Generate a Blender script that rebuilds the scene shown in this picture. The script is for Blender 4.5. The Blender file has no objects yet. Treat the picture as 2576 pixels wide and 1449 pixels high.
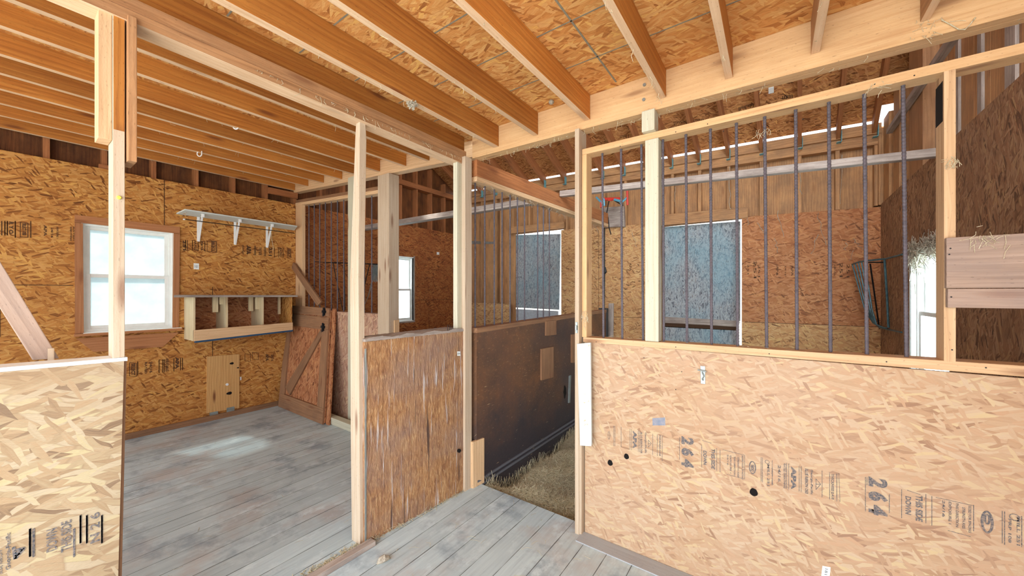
import bpy, math, random
from mathutils import Vector
random.seed(7)
C = bpy.context.scene.collection
SC = bpy.context.scene
# ------------------------------------------------------------------ camera
F, CX, HY, EYE = 920.0, 1288.0, 738.0, 1.333        # focal length in px, principal column, horizon row, eye height
S_, C_ = 0.58114, 0.81380
cam_d = bpy.data.cameras.new('camera'); cam = bpy.data.objects.new('camera', cam_d); C.objects.link(cam)
cam_d.sensor_width = 36.0; cam_d.lens = 36.0 * F / 2576.0
cam_d.shift_y = (HY - 724.5) / 2576.0
cam_d.clip_start = 0.02; cam_d.clip_end = 200
cam.location = (0, 0, EYE); cam.rotation_euler = (math.pi / 2, 0, math.atan2(S_, C_))
SC.camera = cam
# ------------------------------------------------------------------ view
vs = SC.view_settings
SC.display_settings.display_device = 'sRGB'
vs.view_transform = 'Standard'; vs.look = 'None'; vs.gamma = 1.0; vs.use_curve_mapping = False
vs.exposure = 1.3
SC.cycles.max_bounces = 10; SC.cycles.diffuse_bounces = 7; SC.cycles.glossy_bounces = 3
SC.cycles.transmission_bounces = 4; SC.cycles.transparent_max_bounces = 8
SC.cycles.use_denoising = True
SC.cycles.sample_clamp_indirect = 6.0
# ------------------------------------------------------------------ sky and sun
w = bpy.data.worlds.new('sky'); SC.world = w; w.use_nodes = True
bg = w.node_tree.nodes['Background']
bg.inputs[0].default_value = (0.82, 0.93, 1.0, 1); bg.inputs[1].default_value = 1.25
sd = bpy.data.lights.new('sun', 'SUN'); sun = bpy.data.objects.new('sun', sd); C.objects.link(sun)
sd.energy = 7.0; sd.angle = math.radians(3.0); sd.color = (1.0, 0.95, 0.86)
sun.rotation_euler = Vector((1.0, 0.48, -1.45)).to_track_quat('-Z', 'Y').to_euler()
# daylight lamps for the big open end of the barn behind the camera and the windows, plus added fill lamps
def daylight_or_fill(name, loc, rot, sx, sy, power, col=(1.0, 0.97, 0.93)):
    d = bpy.data.lights.new(name, 'AREA'); o = bpy.data.objects.new(name, d); C.objects.link(o)
    d.shape = 'RECTANGLE'; d.size = sx; d.size_y = sy; d.energy = power; d.color = col
    o.location = loc; o.rotation_euler = rot
    return o
daylight_or_fill('daylight_barn_doorway', (-0.4, -1.75, 1.15), (math.radians(90), 0, 0), 2.5, 2.2, 42, (1.0, 0.99, 0.99))
daylight_or_fill('side_fill_light', (0.84, -0.65, 1.05), (math.radians(90), 0, math.radians(90)), 1.9, 2.0, 8, (0.98, 0.99, 1.0))  # added fill lamp in an assumed, unseen side opening, brightens the tack room
wp = daylight_or_fill('daylight_window', (-4.93, 0.70, 1.48), (math.radians(90), 0, math.radians(-90)), 0.62, 0.98, 1, (0.9, 0.97, 1.0)); wp.data.cycles.is_portal = True
daylight_or_fill('daylight_window', (1.01, 3.70, 1.2), (math.radians(90), 0, math.radians(90)), 0.7, 0.85, 48, (0.95, 0.98, 1.0))
daylight_or_fill('daylight_window', (-4.93, 3.63, 1.4), (math.radians(90), 0, math.radians(-90)), 0.6, 0.95, 15, (0.95, 0.98, 1.0))

# added fill lamp, unseen above the aisle ceiling, to brighten the back stalls
daylight_or_fill('loft_fill_light', (0.75, 0.7, 3.45), Vector((-0.45, 0.8, -0.32)).to_track_quat('-Z', 'Y').to_euler(), 1.6, 1.2, 36, (0.97, 0.99, 1.0))

# ------------------------------------------------------------------ helpers
def ray(px, py):
    a = (px - CX) / F; b = (HY - py) / F
    return Vector((C_ * a - S_, S_ * a + C_, b))
def P(px, py, X=None, Y=None, Z=None):
    """point of the plane X=, Y= or Z= seen along one direction from the tripod"""
    r = ray(px, py)
    t = X / r.x if X is not None else (Y / r.y if Y is not None else (Z - EYE) / r.z)
    return Vector((0, 0, EYE)) + r * t
V = lambda *a: Vector(a)

class MB:
    """collects shapes and builds them as ONE mesh object with metric UVs"""
    def __init__(s): s.v = []; s.f = []; s.uv = []; s.mi = []; s.sm = []
    def face(s, pts, uvs, mi=0, smooth=False):
        b = len(s.v); s.v += [tuple(p) for p in pts]; s.f.append(tuple(range(b, b + len(pts))))
        s.uv += [tuple(u) for u in uvs]; s.mi.append(mi); s.sm.append(smooth)
    def poly(s, pts, L, off, mi=0):
        n = (pts[1] - pts[0]).cross(pts[2] - pts[0])
        if n.length < 1e-12: n = (pts[2] - pts[0]).cross(pts[-1] - pts[0])
        if n.length < 1e-12: return
        n.normalize()
        u = L - n * L.dot(n)
        if u.length < 0.3: u = n.orthogonal()
        u.normalize(); v = n.cross(u)
        s.face(pts, [(p.dot(u) + off[0], p.dot(v) + off[1]) for p in pts], mi)
    def hexa(s, a, b, L=None, mi=0, off=None):
        """a: four corners of one end, b: matching four corners of the other"""
        a = [Vector(p) for p in a]; b = [Vector(p) for p in b]
        if L is None:
            L = (b[0] - a[0]); e = [(a[1] - a[0]), (a[3] - a[0])]
            for q in e:
                if q.length > L.length: L = q
        L = Vector(L).normalized()
        if off is None: off = (random.uniform(0, 40), random.uniform(0, 40))
        cen = sum(a + b, Vector()) / 8
        fs = [a[::-1], b] + [[a[i], a[(i + 1) % 4], b[(i + 1) % 4], b[i]] for i in range(4)]
        for f in fs:
            fc = sum(f, Vector()) / 4; n = (f[1] - f[0]).cross(f[3] - f[0])
            if n.dot(fc - cen) < 0: f = f[::-1]
            s.poly(f, L, off, mi)
        return s
    def bar(s, A, B, v1, v2, mi=0, L=None):
        A = Vector(A); B = Vector(B); v1 = Vector(v1); v2 = Vector(v2)
        return s.hexa([A, A + v1, A + v1 + v2, A + v2], [B, B + v1, B + v1 + v2, B + v2], L or (B - A), mi)
    def box(s, x0, x1, y0, y1, z0, z1, L=None, mi=0, off=None):
        return s.hexa([(x0, y0, z0), (x1, y0, z0), (x1, y1, z0), (x0, y1, z0)],
                      [(x0, y0, z1), (x1, y0, z1), (x1, y1, z1), (x0, y1, z1)], L, mi, off)
    def slab(s, q, t, L=None, mi=0, off=None):
        q = [Vector(p) for p in q]; t = Vector(t)
        return s.hexa(q, [p + t for p in q], L or (q[1] - q[0]), mi, off)
    def prism(s, poly, t, L, mi=0):
        poly = [Vector(p) for p in poly]; t = Vector(t); top = [p + t for p in poly]
        off = (random.uniform(0, 40), random.uniform(0, 40)); L = Vector(L); n = len(poly)
        nn = (poly[1] - poly[0]).cross(poly[2] - poly[1])
        if nn.dot(t) > 0: s.poly(poly[::-1], L, off, mi); s.poly(top, L, off, mi)
        else: s.poly(poly, L, off, mi); s.poly(top[::-1], L, off, mi)
        cen = sum(poly + top, Vector()) / (2 * n)
        for i in range(n):
            f = [poly[i], poly[(i + 1) % n], top[(i + 1) % n], top[i]]
            if (f[1] - f[0]).cross(f[3] - f[0]).dot(sum(f, Vector()) / 4 - cen) < 0: f = f[::-1]
            s.poly(f, L, off, mi)
        return s
    def tube(s, pts, r, n=8, mi=0, cap=True):
        pts = [Vector(p) for p in pts]; rs = r if isinstance(r, (list, tuple)) else [r] * len(pts)
        rings = []; dist = 0; prev = None
        for i, p in enumerate(pts):
            d = (pts[min(i + 1, len(pts) - 1)] - pts[max(i - 1, 0)]).normalized()
            if prev is None: prev = d.orthogonal().normalized()
            prev = (prev - d * prev.dot(d)).normalized(); q = d.cross(prev)
            if i: dist += (p - pts[i - 1]).length
            rings.append(([p + (prev * math.cos(2 * math.pi * k / n) + q * math.sin(2 * math.pi * k / n)) * rs[i] for k in range(n)], dist))
        for i in range(len(rings) - 1):
            (a, da), (b, db) = rings[i], rings[i + 1]
            for k in range(n):
                k2 = (k + 1) % n; c0 = 2 * math.pi * rs[i] * k / n; c1 = 2 * math.pi * rs[i] * (k + 1) / n
                s.face([a[k], a[k2], b[k2], b[k]], [(da, c0), (da, c1), (db, c1), (db, c0)], mi, True)
        if cap:
            s.face(rings[0][0][::-1], [(0, 0)] * n, mi); s.face(rings[-1][0], [(0, 0)] * n, mi)
        return s
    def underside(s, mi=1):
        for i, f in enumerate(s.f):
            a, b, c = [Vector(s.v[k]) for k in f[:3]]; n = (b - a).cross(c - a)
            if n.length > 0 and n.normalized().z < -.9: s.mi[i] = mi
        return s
    def build(s, name, mats, parent=None, bevel=0.0):
        me = bpy.data.meshes.new(name); me.from_pydata(s.v, [], s.f)
        ul = me.uv_layers.new(name='UVMap'); i = 0
        fl = []
        for u in s.uv: fl += [u[0], u[1]]
        ul.data.foreach_set('uv', fl)
        for m in (mats if isinstance(mats, (list, tuple)) else [mats]): me.materials.append(m)
        me.polygons.foreach_set('material_index', s.mi); me.polygons.foreach_set('use_smooth', s.sm)
        me.update()
        o = bpy.data.objects.new(name, me); C.objects.link(o)
        if parent is not None: o.parent = parent
        if bevel:
            import bmesh
            bm = bmesh.new(); bm.from_mesh(me); bmesh.ops.remove_doubles(bm, verts=bm.verts, dist=1e-5)
            bm.to_mesh(me); bm.free()
            md = o.modifiers.new('edge', 'BEVEL'); md.width = bevel; md.segments = 2; md.limit_method = 'ANGLE'; md.angle_limit = 0.6
            md.harden_normals = False
        return o
def tag(o, label=None, cat=None, group=None, kind=None):
    if label: o['label'] = label
    if cat: o['category'] = cat
    if group: o['group'] = group
    if kind: o['kind'] = kind
    return o
def empty(name, loc=(0, 0, 0)):
    """Empties stay at the origin in rotation; parts are built in world space and shifted back"""
    o = bpy.data.objects.new(name, None); C.objects.link(o); o.empty_display_size = 0.1
    o.location = loc
    return o
def root(name, loc, label, cat, group=None):
    return tag(empty(name, loc), label, cat, group)
def settle(r):
    """keep parts where they were modelled although their parent sits at the thing's base"""
    r_loc = Vector(r.location)
    for ch in r.children: ch.location = Vector(ch.location) - r_loc
class Q:
    """flat quad frame: (u, v) in 0..1 from top-left, n = outward offset in metres"""
    def __init__(s, tl, tr, br, bl, flip=False):
        s.p = [Vector(x) for x in (tl, tr, br, bl)]
        n = (s.p[1] - s.p[0]).cross(s.p[3] - s.p[0]).normalized()
        s.n = -n if flip else n
    def __call__(s, u, v, n=0.0):
        a, b, c, d = s.p
        return (a * (1 - u) + b * u) * (1 - v) + (d * (1 - u) + c * u) * v + s.n * n
    def plate(s, mb, u0, u1, v0, v1, n0, n1, L=None, mi=0):
        q = [s(u0, v0, n0), s(u1, v0, n0), s(u1, v1, n0), s(u0, v1, n0)]
        r = [s(u0, v0, n1), s(u1, v0, n1), s(u1, v1, n1), s(u0, v1, n1)]
        mb.hexa(q, r, L or ((q[1] - q[0]) if (q[1] - q[0]).length > (q[3] - q[0]).length else (q[3] - q[0])), mi)

# ------------------------------------------------------------------ materials
def lin(c):
    return tuple(((x / 255) / 12.92 if x / 255 <= 0.04045 else ((x / 255 + 0.055) / 1.055) ** 2.4) for x in c) + (1.0,)
class N:
    def __init__(s, name, rough=0.8, spec=0.2, metal=0.0):
        s.m = bpy.data.materials.new(name); s.m.use_nodes = True; s.t = s.m.node_tree
        s.b = s.t.nodes['Principled BSDF']; s.b.inputs['Roughness'].default_value = rough
        s.b.inputs['Specular IOR Level'].default_value = spec; s.b.inputs['Metallic'].default_value = metal
    def node(s, t, **k):
        n = s.t.nodes.new(t)
        for a, b in k.items(): setattr(n, a, b)
        return n
    def link(s, a, b): s.t.links.new(a, b)
    def uv(s): return s.node('ShaderNodeUVMap').outputs[0]
    def obj(s): return s.node('ShaderNodeTexCoord').outputs['Object']
    def map(s, vec, scale=(1, 1, 1), rot=0.0, loc=(0, 0, 0)):
        n = s.node('ShaderNodeMapping'); n.inputs['Scale'].default_value = scale
        n.inputs['Rotation'].default_value = (0, 0, rot); n.inputs['Location'].default_value = loc
        s.link(vec, n.inputs['Vector']); return n.outputs[0]
    def noise(s, vec, scale, detail=3, rough=0.5, dist=0.0, out='Fac'):
        n = s.node('ShaderNodeTexNoise'); n.inputs['Scale'].default_value = scale; n.inputs['Detail'].default_value = detail
        n.inputs['Roughness'].default_value = rough; n.inputs['Distortion'].default_value = dist
        if vec is not None: s.link(vec, n.inputs['Vector'])
        return n.outputs[out]
    def vor(s, vec, scale=1.0, feature='F1', dim='2D', rnd=1.0):
        n = s.node('ShaderNodeTexVoronoi', feature=feature, voronoi_dimensions=dim); n.inputs['Scale'].default_value = scale
        n.inputs['Randomness'].default_value = rnd
        s.link(vec, n.inputs['Vector']); return n
    def ramp(s, fac, stops, interp='LINEAR'):
        n = s.node('ShaderNodeValToRGB'); cr = n.color_ramp; cr.interpolation = interp
        while len(cr.elements) < len(stops): cr.elements.new(0.5)
        for e, (p, c) in zip(cr.elements, stops):
            e.position = p; e.color = c if len(c) == 4 else tuple(c) + (1,)
        s.link(fac, n.inputs[0]); return n.outputs[0]
    def mix(s, fac, a, b, mode='MIX'):
        n = s.node('ShaderNodeMix', data_type='RGBA', blend_type=mode, clamp_factor=True)
        for i, x in ((0, fac), (6, a), (7, b)):
            if hasattr(x, 'links'): s.link(x, n.inputs[i])
            elif i == 0: n.inputs[0].default_value = x
            else: n.inputs[i].default_value = x
        return n.outputs[2]
    def math(s, op, a, b=0.0, c=0.0, clamp=False):
        n = s.node('ShaderNodeMath', operation=op, use_clamp=clamp)
        for i, x in enumerate((a, b, c)):
            if hasattr(x, 'links'): s.link(x, n.inputs[i])
            else: n.inputs[i].default_value = x
        return n.outputs[0]
    def sep(s, vec):
        n = s.node('ShaderNodeSeparateXYZ'); s.link(vec, n.inputs[0]); return n.outputs
    def comb(s, x, y, z=0.0):
        n = s.node('ShaderNodeCombineXYZ')
        for i, q in enumerate((x, y, z)):
            if hasattr(q, 'links'): s.link(q, n.inputs[i])
            else: n.inputs[i].default_value = q
        return n.outputs[0]
    def addv(s, a, b, scale=1.0):
        m = s.node('ShaderNodeVectorMath', operation='MULTIPLY_ADD'); s.link(b, m.inputs[0])
        m.inputs[1].default_value = (scale, scale, scale); s.link(a, m.inputs[2]); return m.outputs[0]
    def bump(s, h, strength=0.3, dist=0.01):
        n = s.node('ShaderNodeBump'); n.inputs['Strength'].default_value = strength; n.inputs['Distance'].default_value = dist
        s.link(h, n.inputs['Height']); s.link(n.outputs[0], s.b.inputs['Normal'])
    def done(s, col):
        s.link(col, s.b.inputs['Base Color']); return s.m
def col(*c): return lin(c)

def osb(name, pal, stain=None, stain_amt=0.0, size=1.0, rough=0.75, streak=0.0, contrast=1.0, specks=0.45, seed=0.0, bumpy=0.5, grid=False):
    """oriented strand board: three overlapping layers of long chips. pal = (light, mid, warm, dark)"""
    k = N(name, rough, 0.25); uv0 = k.uv()
    wob = k.node('ShaderNodeTexNoise'); wob.inputs['Scale'].default_value = 9.0; wob.inputs['Detail'].default_value = 2
    k.link(uv0, wob.inputs['Vector'])
    off = k.node('ShaderNodeVectorMath', operation='SUBTRACT'); k.link(wob.outputs['Color'], off.inputs[0]); off.inputs[1].default_value = (0.5, 0.5, 0.5)
    uv = k.addv(uv0, off.outputs[0], 0.022 * size)
    L, M, Wm, D = [col(*c) for c in pal]
    mixc = lambda a, b, t: tuple(a[i] * (1 - t) + b[i] * t for i in range(4))
    yel = (min(1, L[0] * 1.06), min(1, L[1] * 1.08), L[2] * 0.86, 1); pnk = (M[0] * 1.0, M[1] * 0.88, M[2] * 0.82, 1)
    def chips(rot, sx, sy, dx, edge=False):
        v = k.map(uv, (1, 1, 1), rot, (dx + seed, dx * 1.7 + seed, 0))
        v2 = k.map(v, (sx / size, sy / size, 1))
        vo = k.vor(v2, 1.0)
        c = k.node('ShaderNodeSeparateColor'); k.link(vo.outputs['Color'], c.inputs[0])
        grain = k.noise(k.map(v, (9, 230, 1)), 1.0, 2)
        val = k.math('ADD', c.outputs[0], k.math('MULTIPLY', k.math('SUBTRACT', grain, 0.5), 0.40 * contrast))
        cc = k.ramp(val, [(0.0, yel), (0.18, L), (0.36, mixc(L, M, .6)), (0.52, pnk), (0.66, M), (0.84, Wm), (0.93, mixc(Wm, D, .45)), (1.02, D)])
        if edge:
            ed = k.vor(v2, 1.0, 'DISTANCE_TO_EDGE')
            cc = k.mix(k.ramp(ed.outputs['Distance'], [(0.015, (0.42 * contrast,) * 3), (0.075, (0, 0, 0))]), cc, mixc(D, Wm, .3))
        return cc, c.outputs[1], c.outputs[0], vo.outputs['Distance']
    a, _, ha, _ = chips(0.06, 12, 62, 0.0, True)
    b, mb_, hb, _ = chips(0.40, 15, 66, 3.1, True)
    c_, mc, hc, _ = chips(-0.36, 17, 84, 7.7)
    d, md_, hd, _ = chips(1.05, 20, 92, 5.3)
    x = k.mix(k.math('GREATER_THAN', mb_, 0.52), a, b)
    x = k.mix(k.math('GREATER_THAN', mc, 0.62), x, c_)
    x = k.mix(k.math('GREATER_THAN', md_, 0.84), x, d)
    fine = k.noise(k.map(uv, (30, 150, 1)), 1.0, 3, 0.6)
    sp = k.ramp(fine, [(0.60, (0, 0, 0)), (0.72, (1, 1, 1))])
    x = k.mix(k.math('MULTIPLY', sp, specks), x, D)
    big = k.noise(uv0, 1.7, 3, 0.6)
    x = k.mix(k.ramp(big, [(0.35, (0.0, 0, 0)), (0.7, (0.45, 0.45, 0.45))]), x, Wm, 'MIX')
    if stain is not None:
        sn = k.noise(k.map(uv0, (1.0, 1.0, 1.0)), 2.6, 5, 0.65)
        amt = k.ramp(sn, [(0.30, (stain_amt * 1.0,) * 3), (0.62, (stain_amt * 0.45,) * 3)])
        x = k.mix(amt, x, col(*stain))
    if streak:
        st = k.noise(k.map(uv0, (22, 1.2, 1)), 1.0, 4, 0.6)
        x = k.mix(k.ramp(st, [(0.52, (0, 0, 0)), (0.68, (streak,) * 3)]), x, col(58, 46, 42))
        st2 = k.noise(k.map(uv0, (38, 1.6, 1), 0, (9, 3, 0)), 1.0, 3, 0.6)
        x = k.mix(k.ramp(st2, [(0.60, (0, 0, 0)), (0.70, (streak,) * 3)]), x, col(196, 186, 176))
    h = k.math('ADD', k.math('MULTIPLY', hb, 0.5), k.math('ADD', k.math('MULTIPLY', hc, 0.5), fine))
    k.bump(h, bumpy, 0.003)
    return k.done(x)

def lumber(name, light, mid, dark, rough=0.65, knots=0.55, rings=1.0, dirt=0.0, dirtcol=(90, 78, 66), var=0.16, seed=0.0):
    k = N(name, rough, 0.3); uv = k.uv()
    oi = k.node('ShaderNodeObjectInfo')
    u2 = k.map(uv, (1.0, 1.0, 1), 0, (seed, seed * 0.3, 0))
    g1 = k.noise(k.map(u2, (2.2, 75, 1)), 1.0, 4, 0.6, 0.3)
    warp = k.noise(k.map(u2, (0.9, 3.5, 1)), 1.0, 2)
    wv = k.node('ShaderNodeTexWave', wave_type='BANDS', bands_direction='Y', wave_profile='SAW'); wv.inputs['Scale'].default_value = 5.5
    wv.inputs['Distortion'].default_value = 7.0; wv.inputs['Detail'].default_value = 1.5; wv.inputs['Detail Scale'].default_value = 0.9
    k.link(k.map(u2, (0.55, 2.4, 1)), wv.inputs['Vector'])
    x = k.ramp(g1, [(0.25, col(*light)), (0.55, col(*mid)), (0.85, col(*dark))])
    x = k.mix(k.math('MULTIPLY', k.math('POWER', wv.outputs['Fac'], 3.0), 0.42 * rings), x, col(*dark))
    x = k.mix(k.ramp(warp, [(0.35, (0, 0, 0)), (0.75, (0.35,) * 3)]), x, col(*light))
    if knots:
        kn = k.vor(k.map(u2, (1.9, 9.0, 1)), 1.0)
        sc = k.node('ShaderNodeSeparateColor'); k.link(kn.outputs['Color'], sc.inputs[0])
        msk = k.math('MULTIPLY', k.ramp(kn.outputs['Distance'], [(0.05, (1, 1, 1)), (0.16, (0, 0, 0))]), k.math('GREATER_THAN', sc.outputs[0], 0.62))
        x = k.mix(k.math('MULTIPLY', msk, knots), x, col(112, 62, 36))
    fl = k.noise(k.map(u2, (60, 190, 1)), 1.0, 2)
    x = k.mix(k.ramp(fl, [(0.66, (0, 0, 0)), (0.74, (0.5,) * 3)]), x, col(*[int(c * 0.55) for c in dark]))
    if dirt:
        dn = k.noise(k.map(uv, (4, 9, 1)), 1.0, 5, 0.65)
        x = k.mix(k.ramp(dn, [(0.38, (0, 0, 0)), (0.65, (dirt,) * 3)]), x, col(*dirtcol))
    hs = k.node('ShaderNodeHueSaturation'); k.link(x, hs.inputs['Color'])
    k.link(k.math('ADD', 0.97 - var / 2, k.math('MULTIPLY', oi.outputs['Random'], var)), hs.inputs['Value'])
    k.bump(k.math('ADD', g1, fl), 0.25, 0.002)
    return k.done(hs.outputs[0])

def plain(name, c, rough=0.6, metal=0.0, noise=0.0, c2=None, nscale=12, bumpy=0.0):
    k = N(name, rough, 0.4, metal); o = k.obj()
    x = k.noise(o, nscale, 4, 0.6)
    y = k.mix(k.ramp(x, [(0.35, (0, 0, 0)), (0.65, (noise,) * 3)]), col(*c), col(*(c2 or [int(v * 0.6) for v in c])))
    if bumpy: k.bump(x, bumpy, 0.004)
    return k.done(y)

M = {}
M['osb_front'] = osb('strand_board_pale', ((192, 170, 142), (181, 152, 120), (171, 136, 102), (132, 94, 68)), specks=0.18, contrast=0.62, seed=1.0, size=0.85, stain=(190, 168, 152), stain_amt=0.35)
M['osb_window'] = osb('strand_board_golden', ((206, 156, 92), (188, 134, 70), (162, 104, 50), (94, 54, 26)), specks=0.42, seed=4.0, contrast=1.3)
M['osb_ceiling'] = osb('strand_board_ceiling', ((220, 172, 110), (206, 150, 86), (188, 124, 64), (144, 88, 44)), specks=0.25, seed=9.0, contrast=.85)
M['osb_roof'] = osb('strand_board_roof', ((214, 160, 106), (188, 132, 82), (156, 102, 60), (92, 56, 32)), specks=0.55, seed=12.0)
M['osb_back'] = osb('strand_board_cobwebbed', ((212, 176, 130), (198, 156, 108), (178, 130, 86), (98, 72, 52)), specks=0.5, stain=(130, 106, 82), stain_amt=0.15, seed=15.0, contrast=1.2)
M['osb_dark'] = osb('strand_board_grimy', ((186, 150, 118), (160, 122, 90), (132, 94, 66), (62, 44, 34)), stain=(110, 88, 74), stain_amt=0.4, specks=0.6, seed=18.0, contrast=1.4, bumpy=0.9)
M['osb_redback'] = osb('strand_board_rusty', ((200, 146, 104), (182, 126, 84), (162, 104, 66), (96, 62, 42)), specks=0.5, seed=33.0, contrast=1.1, stain=(124, 90, 68), stain_amt=0.25)
M['osb_redwood'] = osb('strand_board_reddish', ((190, 136, 98), (170, 114, 78), (148, 92, 60), (92, 52, 34)), specks=0.4, seed=21.0)
M['osb_pink'] = osb('strand_board_pinkish', ((204, 170, 144), (186, 146, 120), (166, 120, 94), (116, 80, 62)), stain=(146, 124, 116), stain_amt=0.4, specks=0.3, seed=24.0)
M['osb_lowwall'] = osb('strand_board_straw', ((180, 164, 138), (166, 146, 114), (150, 122, 90), (110, 84, 62)), size=1.15, specks=0.28, seed=27.0, bumpy=0.8, contrast=0.8, stain=(176, 160, 140), stain_amt=.25)
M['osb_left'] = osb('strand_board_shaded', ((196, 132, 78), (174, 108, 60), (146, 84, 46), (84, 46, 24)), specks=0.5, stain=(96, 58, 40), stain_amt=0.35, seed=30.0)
M['joist'] = lumber('joist_pine', (200, 140, 68), (178, 112, 48), (132, 78, 32), dirt=0.2, dirtcol=(120, 68, 34), var=.42, knots=.8, rings=1.3)
M['joist_lit_edge'] = lumber('joist_dusty_lit_edge', (228, 200, 168), (216, 180, 144), (184, 144, 106), knots=0.3, rings=0.3, dirt=0.25, dirtcol=(170, 130, 96))  # dust plus light bounced off the floor, painted into the paler underside colour
M['pine'] = lumber('pine_stud', (222, 190, 152), (208, 172, 132), (172, 130, 92), knots=0.6)
M['pale'] = lumber('pale_pine', (206, 190, 170), (192, 172, 148), (164, 134, 106), knots=0.65, rings=0.7, dirt=.12, dirtcol=(150, 120, 96))
M['beam'] = lumber('beam_pine', (228, 192, 146), (216, 176, 128), (190, 142, 94), dirt=0.25, dirtcol=(168, 118, 76), rings=0.5)
M['treated'] = lumber('treated_post', (206, 204, 186), (194, 190, 168), (160, 154, 130), knots=0.7, rings=0.7, var=0.05)
M['grey'] = lumber('weathered_grey_wood', (196, 186, 178), (170, 158, 150), (112, 100, 94), knots=0.3, dirt=0.5, dirtcol=(92, 80, 74))
M['brownboard'] = lumber('old_brown_wood', (168, 128, 96), (148, 108, 78), (104, 70, 48), knots=0.5, dirt=0.35, dirtcol=(96, 74, 60))
M['rafter'] = lumber('rafter_wood', (190, 128, 82), (166, 106, 64), (120, 72, 44), dirt=0.3, dirtcol=(98, 66, 48))
M['plate'] = lumber('plate_wood', (194, 150, 108), (172, 126, 86), (128, 88, 58), knots=0.6, dirt=0.4, dirtcol=(116, 86, 64))
M['ply'] = lumber('plywood_siding', (206, 162, 114), (190, 142, 96), (146, 102, 66), knots=0.4, rings=1.8, dirt=0.55, dirtcol=(122, 96, 76))
M['plydark'] = lumber('plywood_siding_stained', (150, 98, 54), (122, 72, 38), (70, 38, 22), knots=0.5, rings=1.0, dirt=0.6, dirtcol=(48, 30, 22))
M['hatch'] = lumber('hatch_plywood', (214, 172, 116), (204, 158, 100), (172, 122, 72), knots=0.9, rings=1.6)
M['trimwood'] = lumber('window_trim_wood', (182, 128, 88), (168, 112, 72), (132, 82, 50), knots=0.6)
M['crate'] = lumber('crate_pine', (226, 212, 180), (214, 194, 156), (180, 152, 112), knots=0.5, dirt=0.12)
M['railwood'] = lumber('mauve_brown_board', (182, 158, 142), (162, 138, 122), (124, 100, 88), knots=0.4, dirt=0.45, dirtcol=(138, 124, 120))

def mat_scarred():
    k = N('scarred_strand_wall', 0.8, 0.2); uv = k.uv()
    f = k.noise(k.map(uv, (11, 34, 1), 0.12), 1.0, 5, 0.7, 0.8)
    x = k.ramp(f, [(0.25, col(190, 156, 116)), (0.45, col(162, 120, 82)), (0.62, col(134, 94, 66)), (0.8, col(92, 64, 50))])
    f2 = k.noise(k.map(uv, (26, 90, 1), -0.2), 1.0, 3, 0.6)
    x = k.mix(k.ramp(f2, [(0.55, (0, 0, 0)), (0.7, (0.6,) * 3)]), x, col(206, 172, 128))
    low = k.noise(k.map(uv, (3, 2, 1)), 1.0, 4, 0.6)
    x = k.mix(k.ramp(low, [(0.42, (0, 0, 0)), (0.62, (0.55,) * 3)]), x, col(136, 116, 108))
    s1 = k.noise(k.map(uv, (2.6, 46, 1)), 1.0, 3, 0.55)
    x = k.mix(k.ramp(s1, [(0.60, (0, 0, 0)), (0.67, (0.85,) * 3)]), x, col(190, 184, 184))
    s2 = k.noise(k.map(uv, (1.8, 40, 1), 0, (5, 2, 0)), 1.0, 3, 0.55)
    x = k.mix(k.ramp(s2, [(0.63, (0, 0, 0)), (0.68, (0.85,) * 3)]), x, col(62, 48, 46))
    k.bump(k.math('ADD', f, k.math('ADD', f2, s1)), 0.9, 0.006)
    return k.done(x)
M['scarred'] = mat_scarred()
def mat_divider():
    k = N('hair_polished_divider', 0.55, 0.35); uv = k.uv(); z = k.sep(k.obj())[2]
    f = k.noise(k.map(uv, (3, 3, 1)), 1.0, 6, 0.7)
    x = k.ramp(f, [(0.3, col(74, 54, 44)), (0.5, col(106, 74, 52)), (0.7, col(128, 84, 52))])
    g = k.noise(k.map(uv, (34, 60, 1)), 1.0, 3, 0.6)
    x = k.mix(k.ramp(g, [(0.58, (0, 0, 0)), (0.72, (0.5,) * 3)]), x, col(178, 128, 84))
    d = k.noise(k.map(uv, (1.3, 1.1, 1), 0, (3, 1, 0)), 1.0, 3)
    x = k.mix(k.ramp(d, [(0.45, (0, 0, 0)), (0.62, (0.6,) * 3)]), x, col(66, 58, 60))
    # grime rubbed and splashed on the lowest hand's breadth of the boards
    zz = k.math('ADD', z, k.math('MULTIPLY', k.math('SUBTRACT', f, 0.5), 0.5))
    x = k.mix(k.ramp(zz, [(0.18, (0.85,) * 3), (0.62, (0, 0, 0))]), x, col(50, 49, 56))
    h = k.noise(k.map(uv, (14, 110, 1), 1.2), 1.0, 2)
    x = k.mix(k.ramp(h, [(0.70, (0, 0, 0)), (0.76, (0.7,) * 3)]), x, col(196, 170, 130))
    k.bump(k.math('ADD', f, g), 0.5, 0.004)
    return k.done(x)
M['divider'] = mat_divider()
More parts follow.
